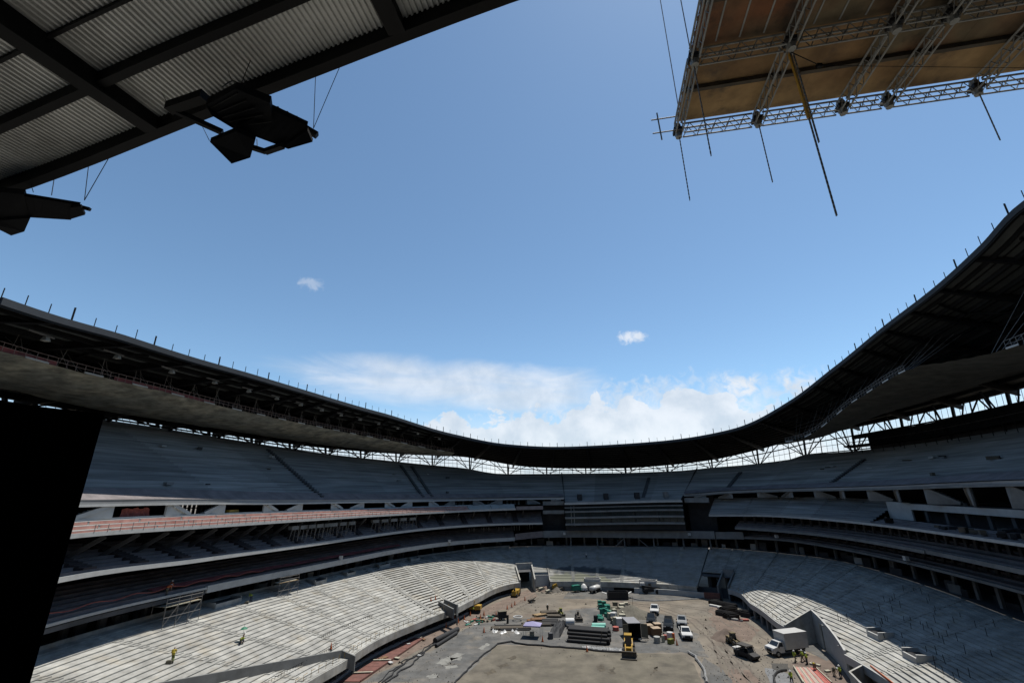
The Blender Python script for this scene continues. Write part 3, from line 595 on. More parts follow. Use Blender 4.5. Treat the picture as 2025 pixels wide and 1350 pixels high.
# raking stair walls between the top balcony and the upper stand
tops_l = [-121.2, -112.6, -104.1, -94.0, -85.1, -74.7, -65.5, -57.2, -50.2, -43.7, -38.0, -31.6, -25.7, -18.1]
bots_l = [-124.5, -109.2, -106.7, -90.8, -88.4, -71.4, -69.0, -54.6, -52.6, -41.6, -39.9, -29.5, -28.0, -15.8]
tops_r = [26.6, 33.6, 40.1, 46.7, 52.6, 60.0, 66.5, 75.6, 83.6, 93.3]
bots_r = [23.8, 35.0, 36.7, 47.3, 49.4, 60.2, 62.1, 75.3, 77.7, 91.5]
bots_r = [23.8, 36.2, 37.2, 49.2, 50.4, 62.8, 63.8, 78.4, 80.6, 96.0]
tops_r = [26.6, 33.6, 40.1, 46.7, 52.6, 60.0, 66.5, 74.6, 83.6, 92.3]
def raker(th, at_, ab, ftop, fbot, m):
    t, b = ftop(at_), fbot(ab); w = MB(); w.beam(b + Vector((0, 0, .15)), t, .28, .5); d = (t - b); d.z = 0
    ft = Vector((t.x, t.y, b.z)); s = 1 if at_ > ab else -1
    e = lerp(b, t, .08); n_ = Vector((t.x - CX, t.y - CY, 0)).normalized() * .25; o_ = (ftop(at_ + s * .8) - ftop(at_)) ; o_.z = 0
    A_ = [b + n_ * .6, ft + n_ * .6, ft + o_ + n_ * .6]; 
    w.hexa([b + n_ * .5, ft + o_ + n_ * .5, t + o_ + n_ * .5, t + n_ * .5], [b + n_ * 1.6, ft + o_ + n_ * 1.6, t + o_ + n_ * 1.6, t + n_ * 1.6])
    o = w.build('raking_stair_wall', m, th)
    s2 = MB()
    for i in range(9): p, q = lerp(b, t, i / 9) + n_ * 2, lerp(b, t, (i + 1) / 9) + n_ * 2; s2.hexa([p - Vector((0, 0, .3)), q - Vector((0, 0, .3)), q - Vector((0, 0, .3)) + n_ * 2, p - Vector((0, 0, .3)) + n_ * 2], [Vector((p.x, p.y, q.z)), q, q + n_ * 2, Vector((p.x, p.y, q.z)) + n_ * 2])
    s2.build('stair_flight', m, th)
#@UPPER
E_UL = [-130, -120, -111, -103, -95, -86.5, -78, -70, -62.5, -55.5, -49.5, -43.4]
ul = thing('upper_stand', 'shaded upper stand along the left side under the scaffold ceiling', 'stand', U0(-75))
tier(ul, U0, TT, 30, E_UL, CB, pieces=False, seg=4, aisle=0, am=CD)
tier(ul, U0, TT, 30, [-43.4, -37, -31.05], CB, pieces=False, seg=3, aisle=0, am=CD)
tier(ul, U0, TT, 30, [-31.05, -24, -17, -10.0], CB, pieces=False, seg=3, aisle=0, am=CG)
for a in (-78, -43.4, -46): aisle_mesh(MB(), U0, TT, 30, a, 1.0, 1, 26, sub=1, up=.45).build('aisle_stairs', CD, ul)
UC = Ring(56, 79, [(-12, 23.2), (0, 23.5), (18, 23.8)])
uf = thing('upper_stand', 'central upper stand block at the far end with four small dark doorways', 'stand', UC(3))
tier(uf, UC, TT, 32, [-10.0, -3, 3, 10, 16.9], CB, pieces=False, seg=3, aisle=0)
for a in (-6.4, -0.2, 6.9):
    p = lerp(UC(a), TT(a), 2.2 / 32); MB().box(p.x - .7, p.y - .8, p.z - .3, p.x + .7, p.y + 1.2, p.z + 2.0).build('vomitory_doorway', BK, uf)
p = lerp(UC(13.3), TT(13.3), 2.2 / 32); MB().box(p.x - .6, p.y - .8, p.z - .3, p.x + .6, p.y + 1.2, p.z + 2.0).build('vomitory_doorway', CG, uf)
for a in (-10.05, 16.95):
    s = MB()
    for k in range(32): s.beam(lerp(UC(a), TT(a), k / 32) + Vector((0, 0, .15)), lerp(UC(a), TT(a), (k + 1) / 32) + Vector((0, 0, .15)), .4, .6)
    s.build('joint_wall', BK if a < 0 else ST, uf)
aisle_mesh(MB(), UC, TT, 32, 8.2, 1.0, 2, 24, sub=1, up=.3).build('aisle_stairs', CD, uf)
ur = thing('upper_stand', 'shaded upper stand along the right side rising to a scaffold deck', 'stand', U0(60))
tier(ur, U0, TT, 30, [16.9, 24, 28, 34.05], CB, pieces=False, seg=3, aisle=0)
tier(ur, U0, TT, 30, [34.05, 42, 49, 56, 63, 71, 80, 90, 101, 113], CB, pieces=False, seg=4, aisle=0)
for a in (26, 49): aisle_mesh(MB(), U0, TT, 30, a, 1.0, 3, 20, sub=1, up=.4).build('aisle_stairs', CD, ur)
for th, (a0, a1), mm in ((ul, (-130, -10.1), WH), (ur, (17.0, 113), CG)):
    band(MB(), U0, a0, a1, 70, .32, .6, dz=-.35, dr=-.1).build('front_lip', mm, th)
    slab(th, U0, .3, 12, -.1, a0, a1, 60, 'soffit', CD)
    ribbon(MB(), lambda d: lerp(U0(d), TT(d), 0) + Vector((0, 0, .5)), lambda d: lerp(U0(d), TT(d), 3 / 30) + Vector((0, 0, .55)), arc(a0 + .1, a1 - .1, 90)).build('dusty_apron', CP, th)
for a, b in zip(tops_l, bots_l): raker(b4, a, b, lambda d: U0(d, .2, -.35), lambda d: CT(d, .2, .1), WH if a < -40 else CG)
for a, b in zip(tops_r, bots_r): raker(b5, a, b, lambda d: U0(d, .2, -.35), lambda d: CK(d, -3.6, .0), CG)
# red mesh bundle in the first opening on the left
rmb = MB(); dg = arc(-118.4, -114.6, 24); V = []
for j in range(4):
    for d in dg: V.append(CT(d, .9 + .12 * math.sin(d * 9 + j), .05 + j * .42 + .1 * math.sin(d * 5.3 + j)))
rmb.add(V, [(j * 25 + i, j * 25 + i + 1, (j + 1) * 25 + i + 1, (j + 1) * 25 + i) for j in range(3) for i in range(24)])
tag(rmb.build('safety_net', RED), 'crumpled red safety mesh hung in the first opening of the top left balcony', 'safety net')

ns = thing('upper_stand', 'near end stand behind the viewer, unseen, added to keep sky light out', 'stand', (0, -12, 20))  # out of view, put in to shut off open sky behind the viewer
UN0 = Ring(66, 92, 27.0); UN1 = Ring(84, 112, [(-180, 38), (-130, 39), (130, 39)]); LN0 = Ring(0, 0, L1.z, rt=RT1); LN1 = Ring(61, 85, 9.5)
tier(ns, UN0, UN1, 20, arc(113, 230, 8), CB, pieces=False, aisle=0); tier(ns, LN0, LN1, 20, arc(113, 224, 8), CW, pieces=False, aisle=0)
ribbon(MB(), lambda d: LN1(d, 8, -1), lambda d: Vector((*LN1(d, 8).xy, 27)), arc(113, 234, 30)).build('rear_wall', CD, ns)
for z in (13, 18, 22.5): ribbon(MB(), lambda d: Vector((*LN1(d, 1).xy, z)), lambda d: Vector((*LN1(d, 8).xy, z)), arc(113, 234, 30)).build('floor_slab', CG, ns)
#@BOXES  glazed hospitality block
hb = thing('hospitality_block', 'glazed hospitality block with four pale bands at the centre of the far end', 'building', U0(3, -1.5))
HBR = Ring(56.3, 79.3, [(-12, 23.2), (18, 23.8)])
gl = mat('dark_tinted_glass', (.03, .045, .05), .12, var=.3, scale=.4)
ribbon(MB(), lambda d: HBR(d, .9, -8.6), lambda d: HBR(d, .9, -.1), arc(-10, 16.9, 16)).build('core_wall', BK, hb)
for j, (z, h_, m) in enumerate(((-.45, .55, WH), (-1.55, .28, CG), (-2.95, .5, CG), (-4.85, .55, CG), (-6.85, .6, CG))):
    band(MB(), HBR, -10.1, 17.0, 16, h_, .5, dz=z, dr=-.5).build('facade_band', m, hb)
for j, (z0, z1) in enumerate(((-2.45, -1.55), (-4.3, -2.95), (-6.25, -4.85))):
    dg = arc(-10, 16.9, 18)
    for a0, a1 in zip(dg[:-1], dg[1:]):
        w = MB(); w.quad(HBR(a0 + .06, .1, z0), HBR(a1 - .06, .1, z0), HBR(a1 - .06, .1, z1), HBR(a0 + .06, .1, z1)); w.build('glass_pane', gl, hb)
for a in arc(-10, 16.9, 5)[1:-1]:
    w = MB(); w.beam(HBR(a, -.1, -7), HBR(a, -.1, -2.4), .18); w.build('mullion', ST, hb)
for a in (-8.6, -7.9): w = MB(); w.beam(HBR(a, -.2, -7), HBR(a, -.2, -1), .10); w.build('ladder_rail', GV, hb)
# recesses either side of it
rc = thing('stair_core', 'open shaft with three pale slab ends left of the glazed block', 'building', U0(-13))
backwall(rc, CT, 3.5, -9.5, 2.2, -15.3, -10.1, 4, m=BK)
for z, h_ in ((-.25, 1.2), (-3.05, 1.1)): band(MB(), CT, -15.2, -10.2, 4, h_, .6, dz=z, dr=-1).build('slab_end', CG, rc)
rc2 = thing('stair_core', 'open dark shaft with one pale slab end right of the glazed block', 'building', U0(19))
backwall(rc2, CT, 4.0, -9, 3.2, 17.0, 22.5, 4, m=BK); band(MB(), CT, 17.1, 22.3, 4, 1.35, .6, dz=.2, dr=-1).build('slab_end', CG, rc2)
raker(rc2, 20.9, 19.3, lambda d: U0(d, .2, -.35), lambda d: CT(d, -1, 1.6), CG); raker(rc, -11.6, -13.2, lambda d: U0(d, .2, -.35), lambda d: CT(d, -1, 1.0), CG)

#@ROOF
rf = thing('stadium_roof', 'dark oval stadium roof on steel girders round the whole bowl', 'roof', RI(0))
def rp(d, t, dz=0.0):
    a, b = RI(d), RO(d); p = lerp(a, b, t); p.z = lerp(a.z, b.z, t) + dz; return p
# corrugated decking: fine folds where it passes close over the viewer, sheets farther off
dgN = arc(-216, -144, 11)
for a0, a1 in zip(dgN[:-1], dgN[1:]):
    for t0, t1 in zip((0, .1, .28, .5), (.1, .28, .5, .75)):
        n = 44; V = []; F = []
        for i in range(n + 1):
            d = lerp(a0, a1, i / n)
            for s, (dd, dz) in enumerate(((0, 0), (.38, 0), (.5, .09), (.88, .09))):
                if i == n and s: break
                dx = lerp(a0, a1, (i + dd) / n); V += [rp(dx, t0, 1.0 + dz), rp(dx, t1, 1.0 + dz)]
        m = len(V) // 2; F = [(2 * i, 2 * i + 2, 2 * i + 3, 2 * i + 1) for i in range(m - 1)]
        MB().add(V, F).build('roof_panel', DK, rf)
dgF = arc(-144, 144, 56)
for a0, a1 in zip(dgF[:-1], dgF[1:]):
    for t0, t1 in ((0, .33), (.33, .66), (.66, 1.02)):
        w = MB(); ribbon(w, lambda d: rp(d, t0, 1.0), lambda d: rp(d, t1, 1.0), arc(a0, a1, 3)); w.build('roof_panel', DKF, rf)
# top skin keeps the sun off
w = MB(); ribbon(w, lambda d: rp(d, -.005, 1.25), lambda d: rp(d, 1.03, 1.3), arc(-180, 180, 180)); w.build('roof_membrane', CG, rf)
w = MB(); band(w, RI, -180, 180, 260, .85, .35, dz=.42, dr=-.35); w.build('edge_beam', ST, rf)
w = MB(); band(w, RI, -140, 148, 200, .75, .12, dz=.6, dr=-.5); w.build('edge_fascia', SB, rf)
for j, (t, h_, wd_) in enumerate(((.08, .16, .1), (.16, .16, .1), (.245, .16, .1), (.335, .16, .1), (.045, .5, .26), (.115, .55, .3), (.2, .6, .3), (.29, .65, .3), (.38, .7, .35), (.48, .7, .4), (.58, .7, .4), (.68, .7, .4), (.78, .7, .4), (.88, .7, .4), (.98, 1.0, .5))):
    w = MB(); n = 240; V = []
    for i in range(n):
        d = -180 + 360 * i / n; p = rp(d, t, 1.0); o_ = (rp(d, t + .01) - rp(d, t)).normalized() * wd_ / 2
        V += [p - o_, p + o_, p + o_ - Vector((0, 0, h_)), p - o_ - Vector((0, 0, h_))]
    F = []
    for i in range(n):
        for k in range(4): F.append((4 * i + k, 4 * i + (k + 1) % 4, (4 * i + 4 + (k + 1) % 4) % (4 * n), (4 * i + 4 + k) % (4 * n)))
    w.add(V, F); w.build('ring_beam', ST, rf)
GD = [-175.6 + 8.1 * i for i in range(45)]
GD = [g_ for g_ in GD if g_ < 180]
GD = [((-175.7 + 180) % 360) - 180]
g_ = -175.7
GD = []
while g_ < 184.0: GD.append(g_); g_ += 360 / 44
for i, d in enumerate(GD):
    w = MB()
    for t0, t1, h0, h1 in ((.0, .3, .55, 1.2), (.3, 1.0, 1.2, 1.9)):
        a, b = rp(d, t0, 1.0), rp(d, t1, 1.0); s = (b - a); s.z = 0; s = Vector((-s.y, s.x, 0)).normalized() * .2
        w.hexa([a - s - Vector((0, 0, h0)), a + s - Vector((0, 0, h0)), b + s - Vector((0, 0, h1)), b - s - Vector((0, 0, h1))], [a - s, a + s, b + s, b - s])
        w.beam(a - Vector((0, 0, h0)), b - Vector((0, 0, h1)), .6, .1)
    w.build('radial_girder', ST, rf)
for i, d in enumerate(GD):                                   # diagonal wind bracing in alternate bays
    if i % 2: continue
    w = MB(); dd = 360 / 88
    w.beam(rp(d + dd, .06, .6), rp(d + dd * .6, .2, .5), .25, .35); w.beam(rp(d + dd * .6, .2, .5), rp(d + dd * 1.3, .4, .3), .25, .35); w.build('wind_brace', ST, rf)
k = 0; d = -150.0
while d < 150:                                              # short posts standing on the roof edge
    big = (k % 4 == 0); p = RI(d, -.3, 1.3); h_ = random.uniform(1.3, 1.6) if big else random.uniform(1.0, 1.4)
    MB().tube(p, p + Vector((0, 0, h_)), .10 if big else .05, n=5).build('edge_post', ST, rf)
    r = (RI(d).xy - Vector((CX, CY))).length; d += math.degrees(2.6 / max(30, r)); k += 1
# rear trusses between the upper stand and the roof
tr_n = 90
for i in range(tr_n):
    a = lerp(-128, 118, i / tr_n); da = 246 / tr_n; b = a + da
    z0 = TT(a, 0, -.6).z; pb_, pt = TT(a, 1.2, -1.0), RO(a, -.8, .4)
    w = MB(); thick = i % 3 == 0
    w.beam(pb_, pt, .5 if thick else .2, .5 if thick else .2)
    if thick:
        w.beam(pb_, RO(a - da * .9, -2, .3), .22); w.beam(pb_, RO(a + da * .9, -2, .3), .22)
        w.beam(TT(a, -.6, -.8), RO(a, -7, .2), .3, .3)
    w.build('truss_post', ST, rf)
    w = MB(); mid = i % 3 == 1
    if mid: w.beam(RO(a + da / 2, -1, .3), TT(a - da * .8, 1.2, .3), .24); w.beam(RO(a + da / 2, -1, .3), TT(b + da * .8, 1.2, .3), .24)
    for f_, sz in ((.18, .28), (.45, .12), (.68, .30)): w.beam(lerp(pb_, pt, f_), lerp(TT(b, 1.2, -1.0), RO(b, -.8, .4), f_), sz)
    w.build('truss_chord', ST, rf)
    w = MB()
    for q in (.33, .66): aa = lerp(a, b, q); w.beam(TT(aa, 1.6, 0), RO(aa, -.6, .3), .06)
    w.build('truss_hanger', ST, rf)
# dark upper walkway hung behind the right stand
wk = thing('scaffold_deck', 'dark scaffold deck above the top rows of the right upper stand', 'scaffold', TT(60))
band(MB(), TT, 44, 118, 40, .5, 4.5, dz=.9, dr=-4).build('deck', ST, wk)
band(MB(), Ring(80, 105, TT.z), 46, 118, 40, 1.0, .3, dz=2.8, dr=0).build('upper_beam', ST, wk)
for a in arc(45, 117, 40): w = MB(); w.tube(TT(a, -3.6, -1.2), TT(a, -3.6, 3.6), .07, n=5); w.beam(TT(a, -3.6, 1.2), TT(a + 1.6, -3.6, 3.4), .08); w.build('scaffold_tube', ST, wk)
ribbon(MB(), lambda d: TT(d, .4, -.6), lambda d: TT(d, .4, 4.5 + .5 * noise.noise(Vector((d, 0, 0)))), arc(47, 118, 90)).build('debris_screen', BK, wk)
w = MB(); w.path([TT(a, -4, 2.2) for a in arc(45, 117, 40)], .04, 5); w.build('hand_rail', SP, wk)

#@NETS suspended scaffold ceilings
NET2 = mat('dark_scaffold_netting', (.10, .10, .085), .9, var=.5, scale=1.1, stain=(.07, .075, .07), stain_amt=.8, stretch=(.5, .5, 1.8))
def ceiling(label, a0, a1, rails, railcol, nm=None):
    th = thing('suspended_ceiling', label, 'scaffold ceiling', NI(lerp(a0, a1, .5)))
    dg = arc(a0, a1, 110); V = []; M_ = 8
    for d in dg:
        e = 1.0
        A_, B_ = NI(d), NO_(d)
        for j in range(M_ + 1):
            t = j / M_; p = lerp(A_, B_, t); p.z += -1.1 * math.sin(pi * t) * (1 - .3 * t) + .22 * noise.noise(Vector((d * .4, t * 5, 0))); V.append(p)
    w = MB(); w.add(V, [(i * (M_ + 1) + j, i * (M_ + 1) + j + 1, (i + 1) * (M_ + 1) + j + 1, (i + 1) * (M_ + 1) + j) for i in range(110) for j in range(M_)])
    w.build('ceiling_netting', nm or NET, th, smooth=True)
    for r0, r1 in rails:
        n = int((r1 - r0) * 1.1); dd = arc(r0, r1, n)
        for i, a in enumerate(dd):
            w = MB(); w.tube(NI(a, -.1, -.1), NI(a, -.1, 1.0), .035, n=5); w.build('rail_post', railcol, th)
        for z in (.5, 1.0): w = MB(); w.path([NI(a, -.1, z) for a in arc(r0, r1, 60)], .03, 5); w.build('hand_rail', railcol, th)
        for a in dd[::6]: w = MB(); w.beam(NI(a, -.15, .05), NI(a + 2.0, -.15, .05), .06, .22); w.build('toe_board', WH, th)
    return th
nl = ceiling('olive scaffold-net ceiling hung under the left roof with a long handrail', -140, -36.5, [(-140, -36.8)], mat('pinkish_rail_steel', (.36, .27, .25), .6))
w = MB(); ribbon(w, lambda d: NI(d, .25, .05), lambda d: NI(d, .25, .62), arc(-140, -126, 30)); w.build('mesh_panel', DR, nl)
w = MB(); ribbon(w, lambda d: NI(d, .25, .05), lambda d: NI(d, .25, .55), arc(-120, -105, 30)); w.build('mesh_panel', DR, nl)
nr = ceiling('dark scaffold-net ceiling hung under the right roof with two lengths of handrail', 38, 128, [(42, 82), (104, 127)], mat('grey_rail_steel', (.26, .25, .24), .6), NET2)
for th, lst in ((nl, arc(-138, -40, 24)), (nr, list(arc(44, 80, 8)) + list(arc(100, 126, 5)))):
    for a in lst:
        for j in range(4):
            w = MB(); aa = a + j * .9 + random.uniform(-.2, .2); w.tube(NI(aa + .3, .6, .1), rp(aa - .3 + random.uniform(-.6, .6), .22 + .03 * j, .5), .035, n=4); w.build('hanger_rod', SP, th)
lt_n = 0
for i, a in enumerate(arc(-133, -44, 13)):                 # light fittings on brackets below the left roof edge
    p = rp(a, .1, .1)
    t = thing('floodlight', 'small grey floodlight under the left roof edge, %s from the left frame edge' % ('first second third fourth fifth sixth seventh eighth ninth tenth eleventh twelfth thirteenth fourteenth fifteenth'.split()[i]), 'floodlight', p, 0, 'floodlights under the left roof edge')
    q = (rp(a + 2.2, .1, 0) - p); q.z = 0
    w = MB(); w.beam(Vector((0, 0, 0)), q, .12, .15); w.build('bracket', SP, t, world=False)
    w = MB(); w.hexa([Vector(x) for x in ((-.35, -.3, -.6), (.35, -.3, -.6), (.35, .3, -.6), (-.35, .3, -.6))], [Vector(x) for x in ((-.2, -.2, -.15), (.2, -.2, -.15), (.2, .2, -.15), (-.2, .2, -.15))])
    for v in range(len(w.v)): w.v[v] = tuple(Vector(w.v[v]) + q * .7)
    w.build('lamp_head', GV, t, world=False)
#@NEAR
# opaque panel right beside the viewer, on its platform
pl = thing('viewing_platform', 'unlit concrete platform under the viewer at the near end', 'platform', (0, -1, 25.4))
MB().box(-9, -8, 25.1, 6, 2.6, 25.4).build('deck_slab', CD, pl)
for x in (-8, 5): MB().box(x - .4, -6, 0, x + .4, -5.2, 25.1).build('column', CD, pl)
pn = thing('dark_panel', 'tall black panel standing at the left edge, close to the viewer', 'panel', (-4, 2.2, 25.4))
yP = 2.35
def pk(u, v):
    X, F, U = ray(u, v); return Vector((X / F * yP, yP, H + U / F * yP))
a, b, c, e = pk(207, 818), pk(-40, 790), pk(-120, 1420), pk(50, 1420)
c = Vector((b.x - .1, yP, 25.4)); e = Vector((a.x, yP, 25.4))
w = MB(); w.hexa([e, c, b, Vector((a.x, a.y, a.z))], [x + Vector((-.55, .35, 0)) for x in (e, c, b, a)]); w.build('board', PAN, pn)
# speaker clusters
def cluster(label, dx, base=(0, 0, 0)):
    t = thing('speaker_cluster', label, 'loudspeakers', at(520, 250, 38.5) + Vector(base))
    off = Vector(base)
    def q(u, v, z): return at(u, v, z) + off
    def slabp(name, pts, th_, m=SPK):
        w = MB(); P_ = [q(*p) for p in pts]; w.hexa([p for p in P_], [p + Vector((0, 0, th_)) for p in P_]); return w.build(name, m, t)
    slabp('main_cabinet', [(407, 208, 38.8), (466, 176, 38.8), (534, 204, 38.6), (540, 250, 38.4), (464, 256, 38.4), (419, 229, 38.5)], .28)
    for i in range(6):                                     # line of cabinets stepping down and out
        f0, f1 = i / 6, (i + 1) / 6 - .001; A_, B_ = q(532, 214, 38.7), q(608, 250, 38.4); C_, D_ = q(466, 256, 38.2), q(569, 294, 38.0)
        lo = [lerp(C_, D_, f0), lerp(C_, D_, f1), lerp(A_, B_, f1), lerp(A_, B_, f0)]
        w = MB(); w.hexa(lo, [p + Vector((0, 0, .2)) for p in lo]); w.build('line_cabinet', SPK, t)
    slabp('right_baffle', [(560, 291, 37.95), (570, 295, 37.9), (618, 281, 37.9), (608, 258, 38.2)], .12)
    for f in (.15, .4, .65, .9):
        p = lerp(q(534, 212, 38.95), q(608, 249, 38.65), f); w = MB(); w.box(p.x - .1, p.y - .05, p.z - .06, p.x + .1, p.y + .05, p.z + .1); w.build('rigging_plate', GV if f > .8 else ST, t)
    for k in range(5):
        p0 = lerp(q(416, 214, 38.75), q(464, 250, 38.35), k / 4.0); p1 = lerp(q(470, 184, 38.75), q(536, 240, 38.35), k / 4.0); w = MB(); w.beam(p0, p1, .035, .05); w.build('cabinet_rib', ST, t)
    w = MB(); pr = None
    for k in range(9): pc = lerp(q(440, 172, 39.4), q(478, 182, 39.2), k / 8) + Vector((0, 0, .35 * math.sin(pi * k / 8))); (w.tube(pr, pc, .018, n=5) if pr else None); pr = pc
    w.build('cable_loop', BLK, t)
    for k in range(7): p = lerp(q(342, 212, 39.3), q(400, 190, 39.4), k / 6); w = MB(); w.box(p.x - .06, p.y - .06, p.z, p.x + .06, p.y + .06, p.z + .12 + .06 * (k % 2)); w.build('clamp', ST, t)
    slabp('side_cabinet', [(415, 281, 37.9), (466, 260, 37.9), (505, 277, 37.9), (495, 312, 37.5), (458, 324, 37.4)], .18)
    w = MB(); w.beam(q(334, 214, 39.2), q(440, 262, 38.8), .16); w.beam(q(334, 214, 39.2), q(405, 190, 39.3), .3); w.beam(q(500, 292, 38.0), q(525, 300, 37.9), .14); w.beam(q(525, 300, 37.9), q(560, 288, 37.9), .16); w.beam(q(600, 252, 38.5), q(627, 268, 38.3), .18); w.beam(q(500, 195, 39.4), q(622, 262, 38.6), .12); w.build('hanging_frame', ST, t)['kind'] = 'stuff'
    for (u0, v0, z0, u1, v1, z1) in ((620, 254, 38.6, 624, 150, 41.0), (620, 254, 38.6, 673, 130, 41.2), (336, 212, 39.2, 320, 185, 41.0), (458, 160, 40, 450, 138, 41.2), (478, 163, 40, 495, 120, 41.2), (414, 278, 38.2, 400, 250, 40.8), (509, 298, 38, 508, 275, 39.5)):
        w = MB(); w.tube(q(u0, v0, z0), q(u1, v1, z1), .014, n=4); w.build('cable', ST, t)
    return t
cluster('larger black speaker cluster hanging from the near roof edge by steel cables', 0)
t = thing('speaker_cluster', 'smaller black speaker cluster cut off by the left edge of the view', 'loudspeakers', at(80, 400, 38.3))
def slab2(name, pts, th_): w = MB(); P_ = [at(*p) for p in pts]; w.hexa(P_, [p + Vector((0, 0, th_)) for p in P_]); w.build(name, SPK, t)
slab2('main_cabinet', [(-60, 392, 38.3), (0, 380, 38.3), (47, 384, 38.2), (58, 430, 37.9), (0, 436, 37.9), (-60, 430, 37.9)], .22)
for i in range(6):
    A_, B_, C_, D_ = at(47, 388, 38.2), at(158, 406, 38.0), at(58, 430, 37.9), at(140, 435, 37.8); f0, f1 = i / 6, (i + 1) / 6 - .001; lo = [lerp(C_, D_, f0), lerp(C_, D_, f1), lerp(A_, B_, f1), lerp(A_, B_, f0)]
    w = MB(); w.hexa(lo, [p + Vector((0, 0, .14)) for p in lo]); w.build('line_cabinet', SPK, t)
slab2('right_baffle', [(138, 434, 37.8), (168, 425, 37.8), (160, 408, 37.9), (140, 410, 37.9)], .1)
slab2('side_cabinet', [(-60, 425, 37.8), (0, 436, 37.8), (60, 431, 37.8), (48, 458, 37.6), (22, 466, 37.6), (-30, 440, 37.7)], .1)
w = MB(); w.beam(at(155, 408, 38), at(178, 414, 37.9), .12); w.build('frame_end', ST, t)
for (u0, v0, z0, u1, v1, z1) in ((167, 396, 38.1, 176, 320, 40.6), (167, 396, 38.1, 228, 290, 41), (102, 386, 38.2, 110, 335, 40.4), (66, 380, 38.2, 58, 355, 40.3)):
    w = MB(); w.tube(at(u0, v0, z0), at(u1, v1, z1), .014, n=4); w.build('cable', ST, t)

#@PLATFORM hung truss grid, top right
tp = thing('hanging_truss_platform', 'hanging aluminium truss grid carrying weathered plywood, top right of the view', 'truss platform', at(1342, 268, 40))
O = at(1342, 268, 40); e1 = (at(2025, 170, 40) - O).normalized(); e2 = Vector((e1.y, -e1.x, 0)).normalized()
if e2.y > 0: e2 = -e2
def pp(s, t_, z=0): return O + e1 * s + e2 * t_ + Vector((0, 0, z))
S = []
for u, v in ((1342, 268), (1500, 244), (1665, 225), (1755, 213), (1935, 182), (2110, 150)): S.append((at(u, v, 40) - O).dot(e1))
S.append(S[-1] + 3)
T_ = [0, 3.15, 6.3, 9.4]
th_ = .42
def truss(name, a, b, par):
    w = MB(); n = max(3, int((b - a).length / .42)); dz = Vector((0, 0, th_)); side = (b - a).cross(Vector((0, 0, 1))).normalized() * .12
    for s in (-1, 1):
        w.tube(a + side * s, b + side * s, .03, n=6); w.tube(a + side * s + dz, b + side * s + dz, .035, n=6)
        for i in range(n):
            p, q = lerp(a, b, i / n) + side * s, lerp(a, b, (i + .5) / n) + side * s + dz; r = lerp(a, b, (i + 1) / n) + side * s; w.tube(p, q, .016, n=4, caps=False); w.tube(q, r, .016, n=4, caps=False)
    w.build(name, GV, par)
for t_ in T_:
    for s0, s1 in zip(S[:-1], S[1:]): truss('truss', pp(s0 + .18, t_), pp(s1 - .18, t_), tp)
for s in S:
    for t0, t1 in zip(T_[:-1], T_[1:]): truss('truss', pp(s, t0 + .18), pp(s, t1 - .18), tp)
    for t_ in T_:
        w = MB(); w.tube(pp(s, t_, -.1), pp(s, t_, .1), .12, n=8); w.tube(pp(s, t_, .32), pp(s, t_, .52), .12, n=8); w.box(*(pp(s, t_, .0) - Vector((.1, .1, 0))), *(pp(s, t_, .45) + Vector((.1, .1, 0)))); w.build('corner_node', GV, tp)
        w = MB(); p = pp(s, t_, .14); w.hexa([p + e1 * .17 + e2 * .17, p - e1 * .17 + e2 * .17, p - e1 * .17 - e2 * .17, p + e1 * .17 - e2 * .17], [x + Vector((0, 0, .14)) for x in (p + e1 * .17 + e2 * .17, p - e1 * .17 + e2 * .17, p - e1 * .17 - e2 * .17, p + e1 * .17 - e2 * .17)]); w.build('node_sleeve', BLK, tp)
for t0, t1 in zip(T_[:-1], T_[1:]):
    tm = (t0 + t1) / 2
    w = MB(); w.beam(pp(S[0], tm, th_ + .14), pp(S[-1], tm, th_ + .14), .14, .16); w.build('joist', WDK, tp)
    for s0, s1 in zip(S[:-1], S[1:]):
        for q0, q1 in ((t0, tm), (tm, t1)):
            k = 2 if s1 - s0 > 2 else 1
            for j in range(k):
                a0, a1 = lerp(s0, s1, j / k) + .001, lerp(s0, s1, (j + 1) / k) - .001; z = th_ + .24 + random.uniform(0, .006)
                w = MB(); w.hexa([pp(a0, q0 + .001, z), pp(a1, q0 + .001, z), pp(a1, q1 - .001, z), pp(a0, q1 - .001, z)], [pp(a0, q0 + .001, z + .03), pp(a1, q0 + .001, z + .03), pp(a1, q1 - .001, z + .03), pp(a0, q1 - .001, z + .03)]); w.build('plywood_panel', PWD if (t0 > 3 and t0 < 6) or (s0 > S[2] - .1 and t0 < 3 and q0 > t0) else PW, tp)
for s0, s1 in zip(S[:-1], S[1:]):
    for f in ((.25, .5, .75) if s1 - s0 > 2 else (.5,)):
        for t0, t1 in zip(T_[1:-1], T_[2:]): w = MB(); w.beam(pp(lerp(s0, s1, f), t0 + .1, th_ + .225), pp(lerp(s0, s1, f), t1 - .1, th_ + .225), .05, .02); w.build('joint_batten', GV, tp)
w = MB(); w.tube(pp(-.75, .35, .9), pp(-.7, .3, -.35), .03, n=6)
w.tube(pp(-1.0, .35, .6), pp(.1, .35, .6), .025, n=6); w.tube(pp(-1.0, .3, 0), pp(.1, .3, 0), .025, n=6); w.build('outrigger_tube', SP, tp)
def zline(p, u, v):                                        # height where the vertical through p passes that sight line
    X, F, U = ray(u, v); return H + math.hypot(p.x, p.y) * U / math.hypot(X, F)
